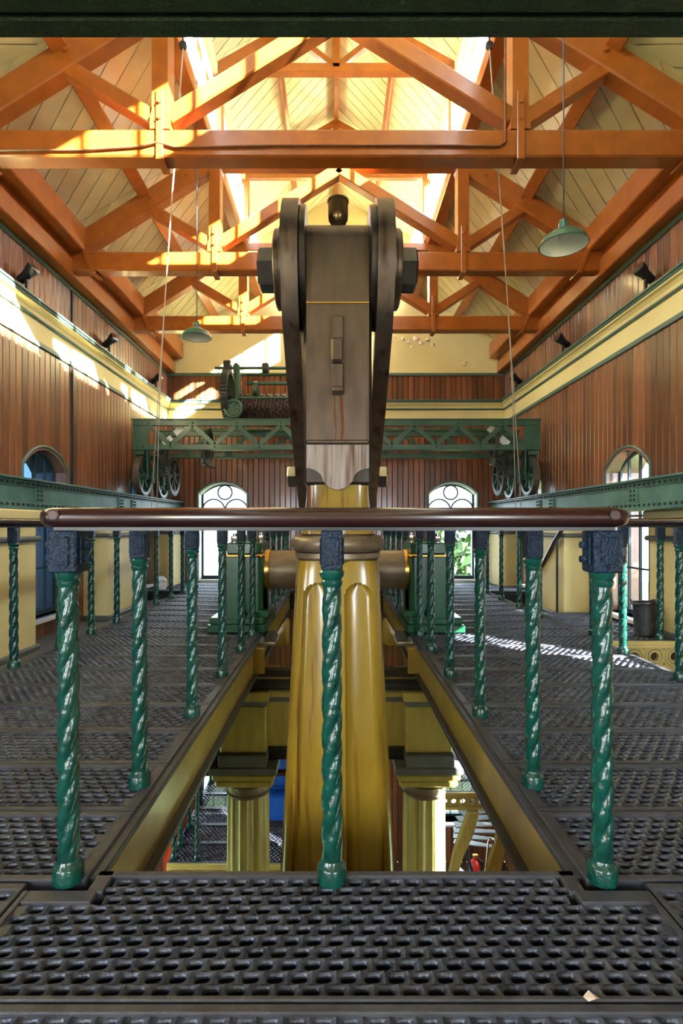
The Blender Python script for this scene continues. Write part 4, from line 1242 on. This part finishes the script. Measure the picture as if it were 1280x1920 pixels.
o = lk.build('wound_chain', 'chain', crab, 60); o['kind'] = 'stuff'

# ------------------------------------------------------------------ lamps, floodlights, ropes
def pendant(x, y, z, ztop, lab):
    t = thing('pendant_lamp', lab, 'lamp', (x, y, z), group='enamel pendant lamps')
    R = .135
    MB().lathe([(R, 0), (R+.004, .004), (R-.006, .03), (R*.80, .058), (R*.52, .078), (R*.28, .092), (.030, .100), (.030, .13), (.022, .136), (.022, .15), (.010, .156)], 40, (x, y, z), closed_ends=False).build('shade', 'enamel', t, 40)
    MB().lathe([(R-.003, .002), (R-.010, .028), (R*.78, .054), (R*.50, .074), (.02, .088)], 40, (x, y, z), closed_ends=False).build('shade_lining', 'white', t, 40)
    MB().lathe([(.006, .03), (.022, .035), (.028, .055), (.020, .085)], 16, (x, y, z)).build('bulb', 'white', t, 40)
    MB().lathe([(.004, .15), (.004, ztop-z)], 6, (x, y, z)).build('flex', 'black', t)
pendant(1.33, 3.12, 2.635, 5.0, 'green enamel pendant lamp hanging large at upper right')
pendant(-1.31, 5.02, 2.765, 5.3, 'small green enamel pendant lamp hanging left of the engine head')

def flood(sx, y, lab):
    t = thing('floodlight', lab, 'floodlight', (sx*2.90, y, Z_CORN1), group='black floodlights on the cornices')
    x = sx*2.91; z = Z_CORN1
    MB().box(x-.012, x+.012, y-.015, y+.015, z, z+.10, .002).build('bracket', 'lampblack', t)
    ax = Vector((-sx*.80, -.25, .52)).normalized() if True else None
    c = Vector((x, y, z+.14))
    m = MB(); pts = [c-ax*.10, c-ax*.085, c+ax*.02, c+ax*.05, c+ax*.10, c+ax*.105]
    m.tube(pts, [.02, .042, .045, .058, .062, .058], 14); m.build('housing', 'lampblack', t, 40)
    MB().tube([c+ax*.104, c+ax*.108], [.054, .054], 14).build('lens', 'steel_bright', t, 40)
for sx, w in ((-1, 'left'), (1, 'right')):
    for y, lab in ((5.02, 'nearest'), (6.85, 'middle'), (8.62, 'farthest')):
        flood(sx, y, '%s black floodlight standing on the %s cornice' % (lab, w))

def ropes(sx, lab):
    t = thing('hanging_rope', lab, 'rope', (sx*2.7, 7.6, 1.1), group='paired sash ropes')
    P0 = Vector((sx*1.20+.0, 4.18, 4.74)); 
    for k, (dx, dy, sag) in enumerate(((0, 0, .02), (-sx*.0, .32, .10))):
        P1 = Vector((sx*(2.70-.05*k), 7.75+dy*.4, 1.02)); path = []
        A = P0+Vector((sx*.02*k, .05*k, 0))
        for i in range(15):
            s_ = i/14; p = A.lerp(P1, s_); p.z -= sag*math.sin(pi*s_); p.x += sx*sag*math.sin(pi*s_)*.5; path.append(p)
        MB().tube(path, .0055, 5).build('strand', 'rope', t, 60)
    MB().lathe([(.03, -.012), (.022, -.006), (.022, .006), (.03, .012)], 16, P0+Vector((0, 0, .02)), 'y').build('pulley', 'steel_dark', t, 40)
    MB().tube([P0+Vector((0, 0, .02)), P0+Vector((0, 0, .14))], .006, 6).build('pulley_eye', 'black', t)
ropes(-1, 'pair of pale ropes slanting down to the left crane girder')
ropes(1, 'pair of pale ropes slanting down to the right crane girder')

# ------------------------------------------------------------------ small things on the gallery
t = thing('waste_bin', 'scuffed black bucket with folded rim beside the cream wall', 'bin', (2.81, 4.86, 0))
m = MB().lathe([(.075, .004), (.085, .01), (.098, .27), (.108, .275), (.110, .295), (.102, .30), (.094, .27), (.082, .03)], 28, (2.81, 4.86, 0)); m.build('body', 'bin', t, 40)
m = MB(); pts = []
for q in range(24):
    a = 2*pi*q/24; pts.append((2.81+.110*math.cos(a), 4.86+.110*math.sin(a), .295+.014*math.sin(3*a)+.010*math.sin(5*a+1)))
m.tube(pts, .012, 6, closed=True); m.build('bag_rim', 'black', t, 60)
t = thing('paper_leaf', 'small dry pale leaf lying on the front floor plate rim', 'leaf', (.535, 1.115, .006))
MB().add([(.52, 1.125, .006), (.535, 1.132, .014), (.552, 1.118, .008), (.540, 1.108, .016), (.526, 1.112, .007)], [(0, 1, 3, 4), (1, 2, 3)]).build('blade', 'rope', t)
t = thing('white_bag', 'small crumpled white bag on the far left landing', 'bag', (-2.72, 8.3, .01))
m = MB(); prev = None
n = 12; vs = []; fs = []
rows = [(.07, .004), (.085, .05), (.075, .11), (.09, .15), (.05, .19), (.015, .21)]
for (r, z) in rows:
    for q in range(n):
        a = 2*pi*q/n; rr = r*random.uniform(.75, 1.2); vs.append((-2.72+rr*math.cos(a), 8.3+rr*math.sin(a), z+random.uniform(-.008, .008)*(z > .01)))
for j in range(len(rows)-1):
    for q in range(n):
        q2 = (q+1) % n; fs.append((j*n+q, j*n+q2, (j+1)*n+q2, (j+1)*n+q))
m.add(vs, fs); m.build('body', 'white', t)

# ------------------------------------------------------------------ lower storey seen through the opening
LZ = -2.9
low = MB().box(-XW, XW, YB, YF, ZL-.1, ZL).build('floor_lower', 'floorlow'); tag(low, kind='structure')
lg = MB()
lg.box(-1.95, -1.88, 6.16, 9.4, LZ-.16, LZ-.03); lg.box(-.80, -.74, 6.16, 9.4, LZ-.16, LZ-.03); lg.box(1.52, 1.58, 7.8, 9.4, LZ-.16, LZ-.03)
lgal = lg.build('floor_lower_gallery', 'black'); tag(lgal, kind='structure')
def lplate(x, y, W, D):
    key = (round(W, 3), round(D, 3))
    if key not in cache: cache[key] = grating_mesh('floor_plate', W, D)
    put('floor_plate', cache[key], lgal, (x, y, LZ))
for i in range(8): lplate(-1.95, 6.16+i*.4, 1.45, .4)
for i in range(4): lplate(1.52, 7.8+i*.4, 1.05, .4)
lplate(-.50, 8.95, 2.02, .4)
ring_fascia('gallery_fascia', -1.95, -.50, 6.15, LZ, lgal, pitch=.13)
ring_fascia('gallery_fascia', 1.52, 2.57, 7.79, LZ, lgal, pitch=.13)
railing('lower gallery balustrade seen left of the shaded column', [(-1.90, y) for y in (6.25, 6.5, 6.9, 7.5, 8.1, 8.7)], [(-1.90, 6.2), (-1.90, 9.2)], ends=False, zoff=LZ)
railing('lower gallery cross rail seen behind the shaded column', [(-1.62, 6.22), (-1.14, 6.22)], [(-1.85, 6.22), (-.5, 6.22)], ends=False, zoff=LZ)
railing('lower gallery balustrade seen right of the sunlit column', [(1.58, y) for y in (7.9, 8.4, 8.9)], [(1.58, 7.8), (1.58, 9.2)], ends=False, zoff=LZ)
t = thing('gallery_bracket', 'ochre cast bracket under the lower gallery right of the column', 'bracket', (1.8, 7.75, LZ))
MB().prism([(2.06, LZ-.25), (1.92, LZ-.25), (1.82, LZ-.5), (1.70, LZ-.85), (1.62, LZ-1.25), (1.72, LZ-1.25), (1.82, LZ-.9), (1.98, LZ-.55)], 7.68, 7.80, 'y').build('arm', 'ochre_col', t)
MB().prism([(2.52, LZ-.25), (2.40, LZ-.25), (2.30, LZ-.7), (2.16, LZ-1.15), (2.10, LZ-1.5), (2.20, LZ-1.5), (2.37, LZ-1.1)], 7.68, 7.80, 'y').build('arm', 'ochre_flat', t)
t = thing('curved_stair', 'blue grey curved stair treads descending below the lower gallery', 'stair', (2.3, 8.4, ZL))
for i in range(8):
    a0 = math.radians(205-i*7); z = LZ-.30-.15*i
    cx, cy = 3.05, 8.6
    pts = []
    for (r, da) in ((.45, 0), (.8, 0), (1.15, 0), (1.15, .18), (.8, .18), (.45, .18)):
        pts.append((cx+r*math.cos(a0+da), cy+r*math.sin(a0+da)*.8))
    MB().prism(pts, z-.02, z, 'z').build('tread', 'stone', t)
MB().tube([(2.2, 8.45, LZ-.25), (2.05, 8.5, LZ-.8), (2.1, 8.5, LZ-1.4), (2.3, 8.5, ZL)], .03, 8).build('string', 'black', t, 60)
t = thing('steel_pole', 'thin pale steel handrail pole leaning by the lower stair', 'pole', (1.9, 7.4, ZL))
MB().tube([(2.19, 7.4, LZ-.52), (2.18, 7.4, LZ-.46), (2.14, 7.4, LZ-.44), (2.11, 7.4, LZ-.48), (1.95, 7.4, ZL+.0)], .014, 8).build('tube', 'steel_bright', t, 60)
t = thing('fire_extinguisher', 'small red fire extinguisher on the lower floor', 'fire extinguisher', (2.27, 8.75, ZL))
ez = ZL
MB().lathe([(.07, .0), (.085, .02), (.085, .42), (.06, .49), (.03, .51), (.03, .55)], 20, (2.27, 8.75, ez)).build('cylinder', 'red', t, 40)
MB().box(2.24, 2.33, 8.72, 8.78, ez+.55, ez+.60, .01).build('valve', 'brass', t)
MB().tube([(2.30, 8.74, ez+.57), (2.40, 8.70, ez+.50), (2.38, 8.70, ez+.25)], .012, 6).build('hose', 'black', t, 60)
t = thing('white_sack', 'pale rounded sack beside the red extinguisher', 'sack', (1.95, 8.6, ZL))
MB().lathe([(.10, .004), (.16, .05), (.18, .2), (.15, .38), (.07, .46), (.02, .47)], 16, (1.95, 8.6, ZL)).build('body', 'white', t, 50)
t = thing('blue_panels', 'blue guard behind the shaded column', 'panelling', (-.8, 7.2, LZ))  # grid of blue rectangles on a black backing, with a blue box
MB().box(-1.04, -.56, 7.22, 7.26, LZ+.004, LZ+.92).build('frame', 'black', t)
for i in range(6):
    for j in range(5):
        MB().box(-1.03+i*.078, -.958+i*.078, 7.20, 7.22, LZ+.03+j*.18, LZ+.20+j*.18, .004).build('panel', 'blue', t)
MB().box(-.95, -.60, 7.0, 7.19, LZ+.01, LZ+.34, .02).build('casing', 'blue', t)
t = thing('orange_upright', 'orange red rounded tank behind the lower left balusters', 'upright', (-2.16, 7.0, ZL))  # plain orange-red rounded shape with one black band
MB().lathe([(.10, ZL+.0), (.12, ZL+.03), (.12, -2.75), (.09, -2.66), (.03, -2.62)], 24, (-2.14, 7.0, 0)).build('body', 'orangered', t, 40)
MB().lathe([(.125, .0), (.125, .03)], 24, (-2.14, 7.0, -3.05)).build('band', 'black', t, 40)

# ------------------------------------------------------------------ outside
g = MB().box(-60, 60, -60, 60, ZL-.5, ZL-.3).build('ground', 'ground'); tag(g, kind='structure')
def tree(x, y, zc, R, H, lab, n=1500):
    t = thing('garden_tree', lab, 'tree', (x, y, ZL-.3), group='trees outside the windows')
    MB().tube([(x, y, ZL-.3), (x+.1, y, ZL+1.5), (x-.05, y+.1, zc)], [.25, .2, .1], 8).build('trunk', 'bark', t, 60)
    m = MB()
    for i in range(n):
        while True:
            p = Vector((random.uniform(-1, 1), random.uniform(-1, 1), random.uniform(-1, 1)))
            if .2 < p.length < 1: break
        c = Vector((x+p.x*R, y+p.y*R, zc+p.z*H)); a = Vector((random.uniform(-1, 1), random.uniform(-1, 1), random.uniform(-1, 1))).normalized()
        b = a.orthogonal().normalized(); d = a.cross(b); s = random.uniform(.12, .26)
        m.add([c-b*s, c-d*s*.5, c+b*s, c+d*s*.5], [(0, 1, 2, 3)])
    m.build('crown', 'leaf', t)['kind'] = 'stuff'
tree(7.5, 1.9, .5, 1.6, 4.2, 'leafy tree added to block low sun at the right window above the landing', 2600)  # unseen tree added to keep low sun off the right walkway
tree(7.5, 5.3, .5, 1.6, 4.2, 'leafy tree added to block low sun at the farther right window', 2600)  # second added tree, screens the next window from the sun
tree(3.6, 14.0, -1.2, 1.5, 2.6, 'leafy tree seen through the far right window', 1500)

# ------------------------------------------------------------------ daylight openings (sky sampling portals)
for sx in (-1, 1):
    portal('lantern_daylight', (sx*(LX+.10), 3.25, 5.6), (-sx, 0, 0), YF-YB, .66)
for o in ops_far: portal('window_daylight', (o[0], YF+.30, .9), (0, -1, 0), .86, 1.75)
for y in side_c:
    portal('window_daylight', (XW+.36, y, .92), (-1, 0, 0), .82, 1.75)
    portal('window_daylight', (-XW-.36, y, .92), (1, 0, 0), .82, 1.75)
for o in ops_back: portal('window_daylight', (-o[0], YB-.36, 1.2), (0, 1, 0), .9, 1.8)
for o in low_far: portal('window_daylight', (o[0], YF+.36, -2.9), (0, -1, 0), .86, 2.8)
for y in side_c:
    portal('window_daylight', (XW+.36, y, -2.9), (-1, 0, 0), .82, 2.8)
    portal('window_daylight', (-XW-.36, y, -2.9), (1, 0, 0), .82, 2.8)
portal('window_daylight', (-XW-.36, -1.2, 1.2), (1, 0, 0), 1.2, 1.8)
